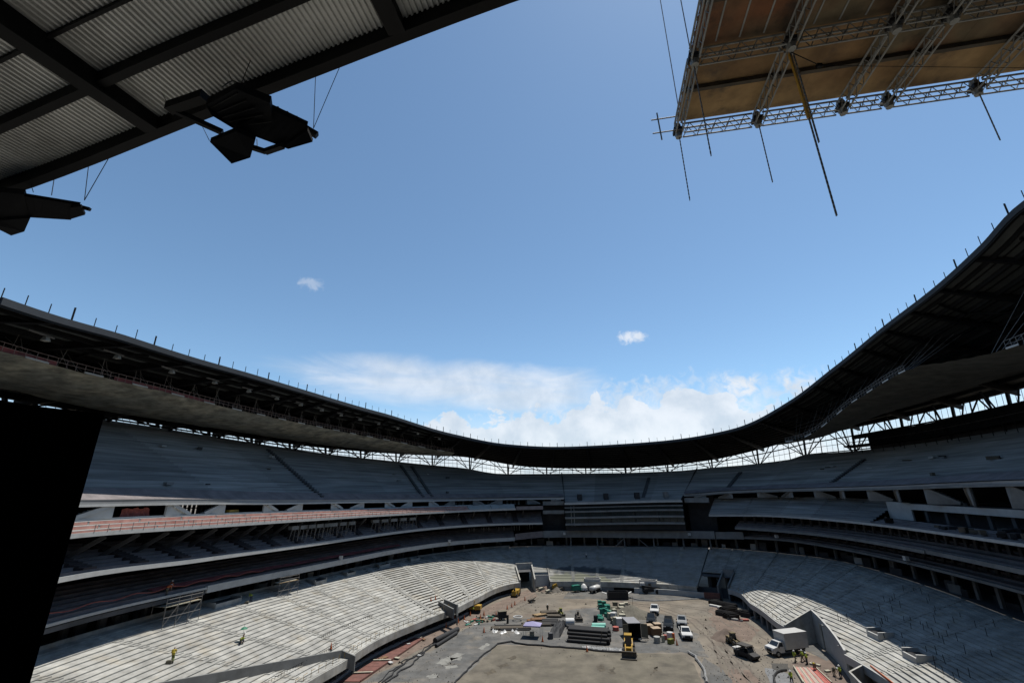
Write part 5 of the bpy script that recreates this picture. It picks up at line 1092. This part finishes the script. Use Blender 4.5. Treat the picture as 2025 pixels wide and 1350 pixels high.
# stacked grids on the right
random.seed(5)
for i, (u, v, l, wd_, h) in enumerate(((1416, 1192, 3.6, 1.2, .8), (1432, 1198, 6.0, 1.4, .9), (1441, 1208, 3.5, 2.0, 1.0), (1434, 1217, 3.6, 1.6, 1.0), (1446, 1222, 2.8, 2.0, 1.1), (1479, 1219, 2.4, 1.8, 1.2), (1465, 1214, 1.6, 1.2, .9))):
    t = thing('grating_stack', 'black grating stack by the right stand, number %s from the far wall' % ('one two three four five six seven'.split()[i]), 'gratings', G(u, v), R_(-52 if i % 2 else 20), 'black grating stacks by the right stand')
    for k in range(7): y = lerp(-wd_ / 2, wd_ / 2, k / 6); B(MB().box(-l / 2, y - .06, 0, l / 2, y + .06, h * (.8 + .2 * (k % 2))), 'bar', BLK, t)
for u, v, l, rz, m, lab in ((1419, 1200, 4, -55, WPT, 'white beam lying left of the black grating stacks'), (1430, 1203, 2.5, -30, PLS, 'grey panel lying behind the gratings'), (1470, 1227, 2.2, 0, RED, 'faded red sheet beside the last grating stack'), (1493, 1222, 2.2, 10, PLS, 'crumpled pale plastic beside the last grating stack'), (1455, 1226, 3, -40, PLS, 'pale board lying in front of the gratings')):
    o = MB().box(-l / 2, -.4, 0, l / 2, .4, .35).build('site_board', m); o.location = G(u, v); o.rotation_euler = (0, 0, R_(rz)); tag(o, lab, 'board')
for k, pts in enumerate(([(1055, 1172), (1010, 1196), (960, 1222)], [(1062, 1180), (1040, 1190), (1000, 1212)], [(1225, 1190), (1300, 1200), (1370, 1225), (1420, 1270), (1440, 1330)], [(1100, 1185), (1180, 1190), (1300, 1193), (1400, 1205), (1455, 1240)], [(1480, 1225), (1510, 1255), (1540, 1275)], [(1410, 1275), (1440, 1300), (1470, 1350)], [(1400, 1230), (1430, 1285), (1500, 1350)])):
    for o_ in (-.9, .9):
        P_ = []
        for a, b in zip(pts[:-1], pts[1:]):
            for i in range(8): P_.append(lerp(G(*a), G(*b), i / 8))
        P_.append(G(*pts[-1])); w = MB(); V = []
        for i, p in enumerate(P_):
            d = (P_[min(i + 1, len(P_) - 1)] - P_[max(i - 1, 0)]).normalized(); q = Vector((-d.y, d.x, 0)); j_ = .35 * noise.noise(p * .3); ww = .16 + .1 * noise.noise(p * .9)
            V += [p + q * (o_ + j_ - ww) + Vector((0, 0, .022)), p + q * (o_ + j_ + ww) + Vector((0, 0, .022))]
        w.add(V, [(2 * i, 2 * i + 1, 2 * i + 3, 2 * i + 2) for i in range(len(P_) - 1)]); structure(w.build('wheel_rut', mat('compacted_rut_earth', (.185, .155, .125), .95, var=.4, scale=1.2)))
for pts in ([(1004, 1300), (1016, 1296), (1022, 1301), (1010, 1306)], [(1180, 1318), (1192, 1312), (1198, 1322), (1186, 1328)], [(1205, 1322), (1216, 1318), (1214, 1332), (1204, 1330)], [(985, 1316), (1000, 1310), (1004, 1316), (990, 1322)], [(1285, 1330), (1300, 1318), (1302, 1322), (1288, 1336)], [(960, 1330), (975, 1322), (980, 1328), (965, 1336)]):
    sheet('disturbed_soil', mat('disturbed_damp_soil', (.12, .10, .07), .95, var=.5, scale=1.5, bump=.8), gp(pts), .016, .7, .4)
# ---- lining edges, hoses, sheets
def gpath(name, label, cat, pts, r, m, z=0, jit=.25, n=6):
    P_ = []
    for a, b in zip(pts[:-1], pts[1:]):
        A_, B_ = G(*a), G(*b); k = max(1, int((B_ - A_).length / 1.0))
        for i in range(k): p = lerp(A_, B_, i / k); P_.append(p + Vector((noise.noise(p * .6) * jit, noise.noise(p * .6 + Vector((5, 5, 5))) * jit, r + z)))
    P_.append(G(*pts[-1]) + Vector((0, 0, r + z))); o = MB(); c = P_[0].copy()
    o.path([p - Vector((c.x, c.y, 0)) for p in P_], r, n); o = o.build(name, m); o.location = (c.x, c.y, 0); return tag(o, label, cat)
gpath('liner_edge', 'rolled black liner edge along the left side of the pitch bed', 'liner', [(898, 1352), (930, 1318), (958, 1294), (985, 1273)], .13, TRP)
gpath('liner_edge', 'ragged black liner edge along the top of the pitch bed', 'liner', [(985, 1273), (1012, 1269), (1030, 1274), (1060, 1276), (1090, 1279), (1120, 1281), (1150, 1283), (1200, 1289), (1238, 1290)], .15, TRP, jit=.5)
gpath('liner_edge', 'pale liner edge along the right side of the pitch bed', 'liner', [(1362, 1291), (1374, 1300), (1388, 1318), (1396, 1335), (1398, 1352)], .22, PLS, jit=.4)
gpath('hose', 'upper black hose snaking beside the red formwork', 'hose', [(752, 1352), (785, 1325), (815, 1300), (846, 1286), (868, 1262), (882, 1256)], .12, TRP, jit=.7); gpath('hose', 'lower black hose snaking beside the red formwork', 'hose', [(762, 1352), (800, 1322), (822, 1308), (850, 1280), (876, 1266)], .12, TRP, jit=.9)
gpath('hose', 'thin black hose farthest from the red formwork', 'hose', [(742, 1352), (790, 1316), (835, 1285), (870, 1258)], .08, TRP, jit=1.1)
gpath('hose', 'thick curved black hose by the puddle at the bottom right', 'hose', [(1556, 1326), (1545, 1327), (1536, 1331), (1531, 1338), (1531, 1345), (1534, 1354)], .16, BLK, jit=0)
gpath('pale_kerb_line', 'pale line of dressed stone edging the far gravel track', 'kerb', [(1243, 1181), (1262, 1186), (1290, 1188), (1330, 1187), (1380, 1184), (1430, 1176)], .12, PLS, jit=.1)
pipe('thick black liner roll lying beside the left path', (860, 1272), (905, 1249), .5, TRP)
pipe('thin black liner roll lying beside the thick one', (862, 1280), (903, 1254), .3, TRP)
sh = MB(); n, m_ = 34, 6; V = []
for i in range(n + 1):
    for j in range(m_ + 1):
        p = lerp(lerp(G(1150, 1277), G(1240, 1283), i / n), lerp(G(1152, 1282), G(1240, 1290), i / n), j / m_); p.z = .03 + .35 * abs(noise.noise(Vector((i * .45, j * .6, 2)))) ; p.y += .35 * noise.noise(Vector((i * .4, 0, 7))); V.append(p)
sh.add(V, [(i * (m_ + 1) + j, (i + 1) * (m_ + 1) + j, (i + 1) * (m_ + 1) + j + 1, i * (m_ + 1) + j + 1) for i in range(n) for j in range(m_)]); tag(sh.build('plastic_sheet', PLS), 'crumpled pale plastic sheet along the top edge of the pitch bed', 'plastic sheet')
fw = thing('slab_formwork', 'long brick red shuttering beside the kerb of the left stand', 'formwork', G(760, 1310)); K = [G(814, 1261), G(838, 1263), G(712, 1349), G(672, 1349)]
for i in range(14):
    a, b, c, d = lerp(K[0], K[3], i / 14), lerp(K[1], K[2], i / 14), lerp(K[1], K[2], (i + .97) / 14), lerp(K[0], K[3], (i + .97) / 14)
    w = MB(); w.hexa([x + Vector((0, 0, .02)) for x in (a, b, c, d)], [x + Vector((0, 0, .14 + random.uniform(0, .04))) for x in (a, b, c, d)]); w.build('shutter_panel', BRK, fw)
w = MB(); w.beam(lerp(K[1], K[2], 0) + Vector((0, 0, .2)), lerp(K[1], K[2], 1) + Vector((0, 0, .2)), .1, .25); w.build('edge_rail', BRK, fw)
for t_ in (.60, .86): w = MB(); w.beam(lerp(K[0], K[3], t_) + Vector((0, 0, .3)), lerp(K[1], K[2], t_ - .02) + Vector((0, 0, .3)), .35, .12); w.build('pale_batten', CRM, fw)
for u, v, s in ((758, 1303, .9), (752, 1307, .5), (785, 1303, .6), (808, 1275, .4), (829, 1262, .6), (838, 1266, .5), (829, 1298, .4), (772, 1312, .6)): oriented_box('form_offcut', 'pale board offcut lying on or by the red shuttering', 'offcut', G(u, v) + Vector((0, 0, .18)), u, s * 1.6, s, .12, random.choice((CRM, WPT, CARD)), 'offcuts on the red shuttering')
fd = thing('slab_formwork', 'white and red striped deck form at the bottom right', 'formwork', G(1600, 1335)); K = [G(1570, 1321), G(1613, 1323), G(1646, 1354), G(1590, 1354)]
for i in range(12):
    f0, f1 = i / 12, (i + .93) / 12; P_ = [lerp(K[0], K[1], f0), lerp(K[0], K[1], f1), lerp(K[3], K[2], f1), lerp(K[3], K[2], f0)]; w = MB(); w.hexa([x + Vector((0, 0, .02)) for x in P_], [x + Vector((0, 0, .22 + .05 * (i % 2))) for x in P_]); w.build('deck_strip', RED if i >= 9 else (CRM, PINK, mat('pale_pink_board', (.50, .36, .31), .8))[i % 3], fd)
w = MB(); w.beam(K[0] + Vector((0, 0, .25)), K[3] + Vector((0, 0, .25)), .14, .4); w.beam(K[1] + Vector((0, 0, .25)), K[2] + Vector((0, 0, .25)), .14, .4); w.build('edge_board', CRM, fd)
for u, v in ((1617, 1316), (1610, 1314), (1637, 1328), (1606, 1313)): oriented_box('form_offcut', 'pale block lying behind the striped deck form', 'offcut', G(u, v), u, .8, .5, .25, CRM, 'pale blocks behind the striped deck form')
# cones
cone = thing('traffic_cone', 'orange traffic cone in the line along the left path', 'cone', (0, 0, 0), 0, 'traffic cones along the left path')
B(MB().tube((0, 0, .03), (0, 0, .8), .17, .03, n=8), 'cone_body', HIO, cone); B(MB().box(-.22, -.22, 0, .22, .22, .04), 'base', BLK, cone)
cones = [(882, 1240), (906, 1231), (918, 1225), (930, 1217), (941, 1213), (957, 1216), (981, 1217), (1003, 1204), (1012, 1200), (1018, 1196), (1038, 1187), (950, 1223), (899, 1226)]
for i, (u, v) in enumerate(cones):
    c = cone if i == 0 else copy_tree(cone); c.location = G(u, v); c.scale = (1.1, 1.1, 1.25)
for u, v, lab in ((1161, 1288, 'orange traffic cone standing alone on the pitch bed edge'), (1339, 1275, 'orange traffic cone right of the small tools'), (1073, 1268, 'orange cone right of the tent'), (957, 1250, 'orange cone at the left end of the white bags')):
    c = copy_tree(cone); c.location = G(u, v); c.scale = (1.1, 1.1, 1.25); c['label'] = lab; del c['group']
def snap(u, v, guess):                                     # point on the stepped stands: climb the sight line to the lower stand surface
    best = None
    for z in [2.5 + .1 * i for i in range(90)]:
        p = at(u, v, z); dx, dy = p.x - CX, p.y - CY; a = math.degrees(math.atan2(dx, dy) - AX); A_, B_ = L1(a), L2(a); r = math.hypot(dx, dy); r0 = math.hypot(A_.x - CX, A_.y - CY); r1 = math.hypot(B_.x - CX, B_.y - CY)
        t = (r - r0) / (r1 - r0); k = math.ceil(t * 26); zs = A_.z + (B_.z - A_.z) * k / 26
        if best is None or abs(zs - z) < best[0]: best = (abs(zs - z), Vector((p.x, p.y, zs)))
    return best[1]
for u, v, lab in ((654, 1284, 'orange cone on the left stand above the ramp parapet'), (852, 1187, 'orange cone on the left stand near the stair parapet'), (861, 1184, 'second orange cone beside the stair parapet')):
    c = copy_tree(cone); c.location = snap(u, v, 5); c.scale = (1.05, 1.05, 1.15); c['label'] = lab; del c['group']
# ---- people
def person(label, loc, rz, pose='stand', top=HIV, legs=JNS, helmet=HWH, sc=1.0, carry=None):
    t = thing('person', label, 'person', loc, rz); t.scale = (sc,) * 3
    J = dict(pel=(0, 0, .95), che=(0, 0, 1.28), nec=(.01, 0, 1.48), hea=(.03, 0, 1.60), top=(.03, 0, 1.70), nos=(.13, 0, 1.60))
    for s, c in ((1, 'l'), (-1, 'r')):
        J['sh' + c] = (0, s * .18, 1.41); J['el' + c] = (.05, s * .25, 1.13); J['wr' + c] = (.18, s * .22, .93); J['ha' + c] = (.24, s * .21, .87)
        J['hi' + c] = (0, s * .10, .88); J['kn' + c] = (.04 + .05 * s, s * .12, .48); J['an' + c] = (.02 * s, s * .14, .08); J['to' + c] = (.02 * s + .18, s * .15, .04)
    J = {k: Vector(v) for k, v in J.items()}
    if pose in ('bend', 'crouch'):
        an = R_(62 if pose == 'bend' else 40); pv = J['pel'].copy()
        for k in J:
            if k in ('che', 'nec', 'hea', 'top', 'nos') or k[:2] in ('sh', 'el', 'wr', 'ha'): q = J[k] - pv; J[k] = pv + Vector((q.x * math.cos(an) + q.z * math.sin(an), q.y, -q.x * math.sin(an) + q.z * math.cos(an)))
        for c in 'lr': J['el' + c] = J['sh' + c] + Vector((.05, 0, -.28)); J['wr' + c] = J['el' + c] + Vector((.08, 0, -.24)); J['ha' + c] = J['wr' + c] + Vector((.03, 0, -.08))
        if pose == 'crouch':
            for k in J:
                if k[:2] not in ('kn', 'an', 'to'): J[k] = J[k] - Vector((.15, 0, .48))
            for c in 'lr': J['kn' + c] = J['kn' + c] + Vector((.25, 0, -.02))
    if pose == 'walk': J['knl'] += Vector((.15, 0, .03)); J['anl'] += Vector((.28, 0, 0)); J['tol'] += Vector((.28, 0, 0)); J['anr'] -= Vector((.25, 0, 0)); J['tor'] -= Vector((.22, 0, 0)); J['elr'] += Vector((.12, 0, .04)); J['wrr'] += Vector((.14, 0, .08)); J['har'] += Vector((.16, 0, .08))
    rad = dict(pel=.15, che=.16, nec=.06, hea=.10, top=.075, nos=.02, sh=.075, el=.048, wr=.035, ha=.04, hi=.09, kn=.06, an=.045, to=.04)
    E_ = [('pel', 'che'), ('che', 'nec'), ('nec', 'hea'), ('hea', 'top'), ('hea', 'nos')]
    for c in 'lr': E_ += [('che', 'sh' + c), ('sh' + c, 'el' + c), ('el' + c, 'wr' + c), ('wr' + c, 'ha' + c), ('pel', 'hi' + c), ('hi' + c, 'kn' + c), ('kn' + c, 'an' + c), ('an' + c, 'to' + c)]
    K = list(J); vs = [J[k] for k in K]; es = [(K.index(a), K.index(b)) for a, b in E_]; rr = [rad.get(k, rad.get(k[:2], .05)) for k in K]
    for c, s in (('l', 1), ('r', -1)):
        h = J['ha' + c]; d = (h - J['wr' + c]).normalized()
        for f in range(5):
            off = Vector((0, (f - 1.5) * .022, 0)) if f < 4 else Vector((.035, -s * .03, 0)); vs.append(h + d * (.075 + .012 * (f in (1, 2)) if f < 4 else .02) + off); rr.append(.011); es.append((K.index('ha' + c), len(vs) - 1))
    me = D.meshes.new('person_body'); me.from_pydata(vs, es, []); me.materials.append(SKN); o = D.objects.new('body', me); COL.objects.link(o); o.parent = t
    o.modifiers.new('skin', 'SKIN'); 
    for i, r in enumerate(rr): me.skin_vertices[0].data[i].radius = (r, r)
    me.skin_vertices[0].data[0].use_root = True; o.modifiers.new('smooth', 'SUBSURF').levels = 1
    w = MB(); u_ = (J['nec'] - J['pel']); w.tube(J['pel'] - u_ * .12, J['pel'] + u_ * .55, .19, .205, n=10); w.tube(J['pel'] + u_ * .55, J['nec'] - u_ * .06, .205, .12, n=10)
    for c in 'lr': w.tube(J['sh' + c] - (J['sh' + c] - J['che']) * .3, J['sh' + c], .10, .095, n=8); w.tube(J['sh' + c], J['el' + c], .085, .065, n=8)
    B(w, 'vest', top, t, True)
    w = MB(); 
    for c in 'lr': w.tube(J['pel'] + (J['hi' + c] - J['pel']) * .8 + Vector((0, 0, .08)), J['kn' + c], .125, .085, n=8); w.tube(J['kn' + c], J['an' + c] + Vector((0, 0, .05)), .085, .07, n=8)
    B(w, 'trousers', legs, t, True)
    for c in 'lr': w = MB(); w.tube(J['an' + c] + Vector((-.06, 0, -.02)), J['to' + c] + Vector((.06, 0, 0)), .07, .05, n=8); B(w, 'boot', BLK, t, True)
    if helmet: w = MB(); w.dome(J['top'] - Vector((0, 0, .06)), .14, .15, n=12, m=4, p=2); w.tube(J['top'] - Vector((0, 0, .075)), J['top'] - Vector((0, 0, .06)), .17, n=12); B(w, 'hard_hat', helmet, t, True)
    return t
HYE = mat('yellow_helmet_plastic', (.7, .55, .05), .35)
ppl = [('man in a yellow shirt and green trousers standing alone on the left stand', snap(340, 1309, 6), 1.9, 'walk', mat('yellow_shirt', (.62, .48, .04), .8), mat('green_work_cloth', (.16, .2, .05), .9), None),
 ('crouching worker in a yellow vest beside the green umbrella', snap(477, 1271, 7), -.5, 'crouch', HIV, JNS, HWH),
 ('bending worker in a yellow helmet near the top of the left stand', snap(496, 1189, 8), 2.6, 'bend', HIV, JNS, HYE),
 ('worker in an orange vest leaning at the balcony edge, left one', AR(-110.6, .5, .92), 1.5, 'bend', HIO, KHK, HWH), ('worker in an orange vest at the balcony edge, right one', AR(-109.6, .9, .95), 1.2, 'stand', HIO, KHK, HWH),
 ('worker in a yellow vest standing on the scaffold tower', at(317, 1196, 10.4), 1.0, 'bend', HIV, JNS, HWH),
 ('worker in dark clothes walking near the excavator', G(920, 1211), .6, 'walk', HIV, JNS, HWH), ('second worker right of the excavator arm', G(936, 1213), 2.2, 'stand', HIV, JNS, HWH),
 ('worker in dark overalls standing behind the timber stacks', G(1083, 1210), -1.4, 'stand', mat('dark_olive_cloth', (.07, .07, .04), .9), KHK, HWH),
 ('yellow-vested worker with back turned behind the box truck', G(1573, 1309), .3, 'walk', HIV, KHK, HWH), ('yellow-vested worker in the middle of the group by the truck', G(1589, 1308), 2.8, 'walk', HIV, KHK, HWH), ('yellow-vested worker in dark trousers nearest the truck doors', G(1597, 1313), 2.4, 'stand', HIV, JNS, HWH),
 ('worker in a bright vest standing left of the striped deck form', G(1567, 1352), 1.6, 'stand', HIV, JNS, HWH), ('worker bending over behind the striped deck form', G(1613, 1326), -2.2, 'bend', KHK, KHK, HYE),
 ('worker in a pale vest bending near the stair pit wall', G(1650, 1336), -1.2, 'bend', KHK, KHK, HWH), ('worker in a yellow vest standing against the right wall', G(1664, 1341), 2.0, 'stand', HIV, JNS, HWH),
 ('lone worker in dark clothes on the far lower stand', lerp(L1(-5.6), L2(-5.6), 16 / 26), -1.5, 'stand', WPT, JNS, HWH)]
for lab, loc, rz, po, tp1, lg, he in ppl: person(lab, loc, rz, po, tp1, lg, he)
um = thing('umbrella', 'green umbrella over the crouching worker on the left stand', 'umbrella', snap(479, 1266, 7)); w = MB(); w.dome((0, 0, 1.5), .5, .3, n=10, m=3, p=2); B(w, 'canopy', GRN, um); B(MB().tube((0, 0, 0), (0, 0, 2.1), .02, n=5), 'pole', ST, um)
for u, v, lab in ((334, 1311, 'small dark stool beside the man in yellow'), (488, 1191, 'tan bucket beside the bending worker')): oriented_box('tool_box', lab, 'box', snap(u, v, 6), .3, .6, .4, .35, KHK)
# ---- scaffolds on the left stand
def scaffold(label, c, rz, lx, ly, h, hp, nx=3):
    t = thing('scaffold_tower', label, 'scaffold', c, rz)
    for i in range(nx + 1):
        for y in (-ly / 2, ly / 2): B(MB().tube((lerp(-lx / 2, lx / 2, i / nx), y, -.3), (lerp(-lx / 2, lx / 2, i / nx), y, h), .04, n=6), 'standard', SP, t)
    for z in (h * .3, hp + .5, hp + 1.0):
        for y in (-ly / 2, ly / 2): B(MB().tube((-lx / 2, y, z), (lx / 2, y, z), .035, n=5), 'ledger', SP, t)
    for i in range(nx): x0, x1 = lerp(-lx / 2, lx / 2, i / nx), lerp(-lx / 2, lx / 2, (i + 1) / nx); B(MB().tube((x0, -ly / 2, 0), (x1, -ly / 2, hp), .03, n=5), 'diagonal_brace', SP, t)
    for k in range(5): y = lerp(-ly / 2, ly / 2, k / 5); B(MB().box(-lx / 2, y + .02, hp, lx / 2, y + ly / 5 - .02, hp + .06), 'platform_board', random.choice((CRM, GV, WOOD)), t)
c = snap(345, 1228, 9); scaffold('wide scaffold tower on the left stand where men work at the balcony', c, R_(72), 5.5, 2.6, 3.6, 2.4)
c = snap(562, 1172, 9); scaffold('smaller scaffold tower with pale boards farther along the left stand', c, R_(62), 4.2, 2.2, 3.0, 2.2, 2)
c = snap(545, 1165, 9)
for i, (a, u) in enumerate(((-71, 20), (-80, 18))): pass
wb = thing('white_lamp', 'white work lamp box on the first balcony parapet at left centre', 'lamp', AR(-70.8, .2, 1.1)); MB().box(*(AR(-70.8, .2, 1.1) - Vector((.35, .3, 0))), *(AR(-70.8, .2, 1.1) + Vector((.35, .3, .8)))).build('lamp_housing', WPT, wb)
for a, lab in ((-38.5, 'white lamp box on the first balcony near the left corner'), (-10.4, 'white lamp box on the far balcony left of the glazed block'), (17.2, 'white lamp box on the far balcony right of the glazed block'), (35.6, 'white lamp box on the right first balcony near the corner'), (65.5, 'white lamp box on the right first balcony nearest the viewer')):
    p = AR(a, -.3, .9); w = thing('white_lamp', lab, 'lamp', p); B(MB().box(-.35, -.3, 0, .35, .3, .75), 'lamp_housing', WPT, w, False); B(MB().beam((0, 0, 0), (0, 0, -.8), .08), 'bracket', SP, w)
# loose rods and posts on the shaded right stand
rd = MB(); random.seed(3)
for i in range(70):
    a = random.uniform(62, 100); k = random.randint(6, 22); p = fr(a, k + .5, .3); rd.tube(p, p + Vector((random.uniform(-.1, .1), 0, random.uniform(.5, 1.1))), .045, n=4)
o = rd.build('stair_post', ST, lr); o['kind'] = 'stuff'
rd = MB()
for a in arc(-125, -80, 60):
    p = fr(a, 3 if a < -100 else 6, .3); rd.tube(p, p + Vector((0, 0, .35)), .03, n=4); rd.beam(p + Vector((0, 0, .3)), p + Vector((.3, .1, .36)), .04)
o = rd.build('rail_stub', ST, ls); o['kind'] = 'stuff'
# rubble and litter too small to count
rb = MB(); random.seed(11)
for i in range(2600):
    zone = random.choice(((640, 900, 1240, 1350), (900, 1060, 1180, 1260), (1380, 1520, 1185, 1350), (1060, 1400, 1190, 1300), (1060, 1140, 1160, 1175), (1500, 1690, 1260, 1350)))
    p = G(random.uniform(zone[0], zone[1]), random.uniform(zone[2], zone[3])); r_ = math.hypot(p.x - CX, p.y - CY); a = math.degrees(math.atan2(p.x - CX, p.y - CY) - AX)
    if r_ > (L1(a).xy - Vector((CX, CY))).length - .5: continue
    c = random.uniform(.05, .22) * (2 if random.random() < .04 else 1); q = [p + Vector((random.uniform(-c, c), random.uniform(-c, c), 0)) for _ in range(3)] + [p + Vector((0, 0, c * random.uniform(.5, 1.1)))]
    rb.add(q, [(0, 1, 3), (1, 2, 3), (2, 0, 3)])
tag(rb.build('rubble', mat('mixed_rubble', (.30, .27, .22), .9, var=.8, scale=6)), 'small stones and litter scattered over the pitch and yard', None, kind='stuff')
gr = MB()
for a in arc(-124, -24, 46):
    p = fr(a, .3, .1); gr.tube(p, p + Vector((0, 0, random.uniform(.7, 1.0))), .03, n=4)
    if random.random() < .4: q_ = fr(a + 1.1, .3, .9); gr.beam(p + Vector((0, 0, .8)), q_, .04)
for a in arc(28, 55, 12): p = fr(a, .3, .1); gr.tube(p, p + Vector((0, 0, .8)), .03, n=4)
tag(gr.build('guard_post', YEL), 'thin steel guard posts along the front edges of the lower stands', None, kind='stuff')
random.seed(21)
names = ('small stack of formwork boards left on the %s', 'short bundle of props lying on the %s', 'low pile of bags left on the %s')
for i in range(26):
    left = i % 2; a = random.uniform(-110, -35) if left else random.uniform(35, 92); tt = random.uniform(.12, .7)
    p = lerp(U0(a), TT(a), tt) + Vector((0, 0, .35)); s_ = random.uniform(.5, 1.4)
    o = oriented_box('site_clutter', names[i % 3] % ('left upper stand' if left else 'right upper stand'), 'clutter', p, random.uniform(0, 3), s_ * 1.4, s_ * .6, random.uniform(.2, .6), random.choice((BK, WDK, CG, WH, CD)), 'clutter on the %s upper stand' % ('left' if left else 'right'))
for i in range(24):
    a = random.uniform(62, 110); p = lerp(CR(a, .6, .5), CK(a, -5.5, -3.3), random.uniform(.1, .9)) + Vector((0, 0, .1)); s_ = random.uniform(.4, 1.1)
    oriented_box('site_clutter', 'dark heap of building material left on the right top balcony', 'clutter', p, random.uniform(0, 3), s_ * 1.6, s_ * .8, random.uniform(.3, .9), random.choice((BK, WDK, ST)), 'clutter on the right top balcony')
# rows of pale panels and posts standing on the back of the balconies
for i, a in enumerate(arc(-37, -17, 22)):
    if i % 5 == 4: continue
    p = CT(a, 3.5, 0); o = MB().box(-.35, -.1, 0, .35, .1, 1.3).build('cladding_panel', CG if i % 3 else WH); o.location = p; o.rotation_euler = (0, 0, -R_(a) - AX); tag(o, 'pale cladding panel standing in the top balcony opening near the far left corner', 'panel', 'panels in the top balcony openings')
for i, a in enumerate(arc(-33, -17.5, 26)):
    if i % 6 > 3: continue
    p = BR(a, 7.5, 2.9); o = MB().box(-.12, -.1, 0, .12, .1, 1.5).build('wall_stud', WH if i % 2 else CG); o.location = AR(a, 5.5, 2.6); tag(o, 'white wall stud standing behind the lowest balcony near the far left corner', 'stud', 'white studs behind the lowest balcony')
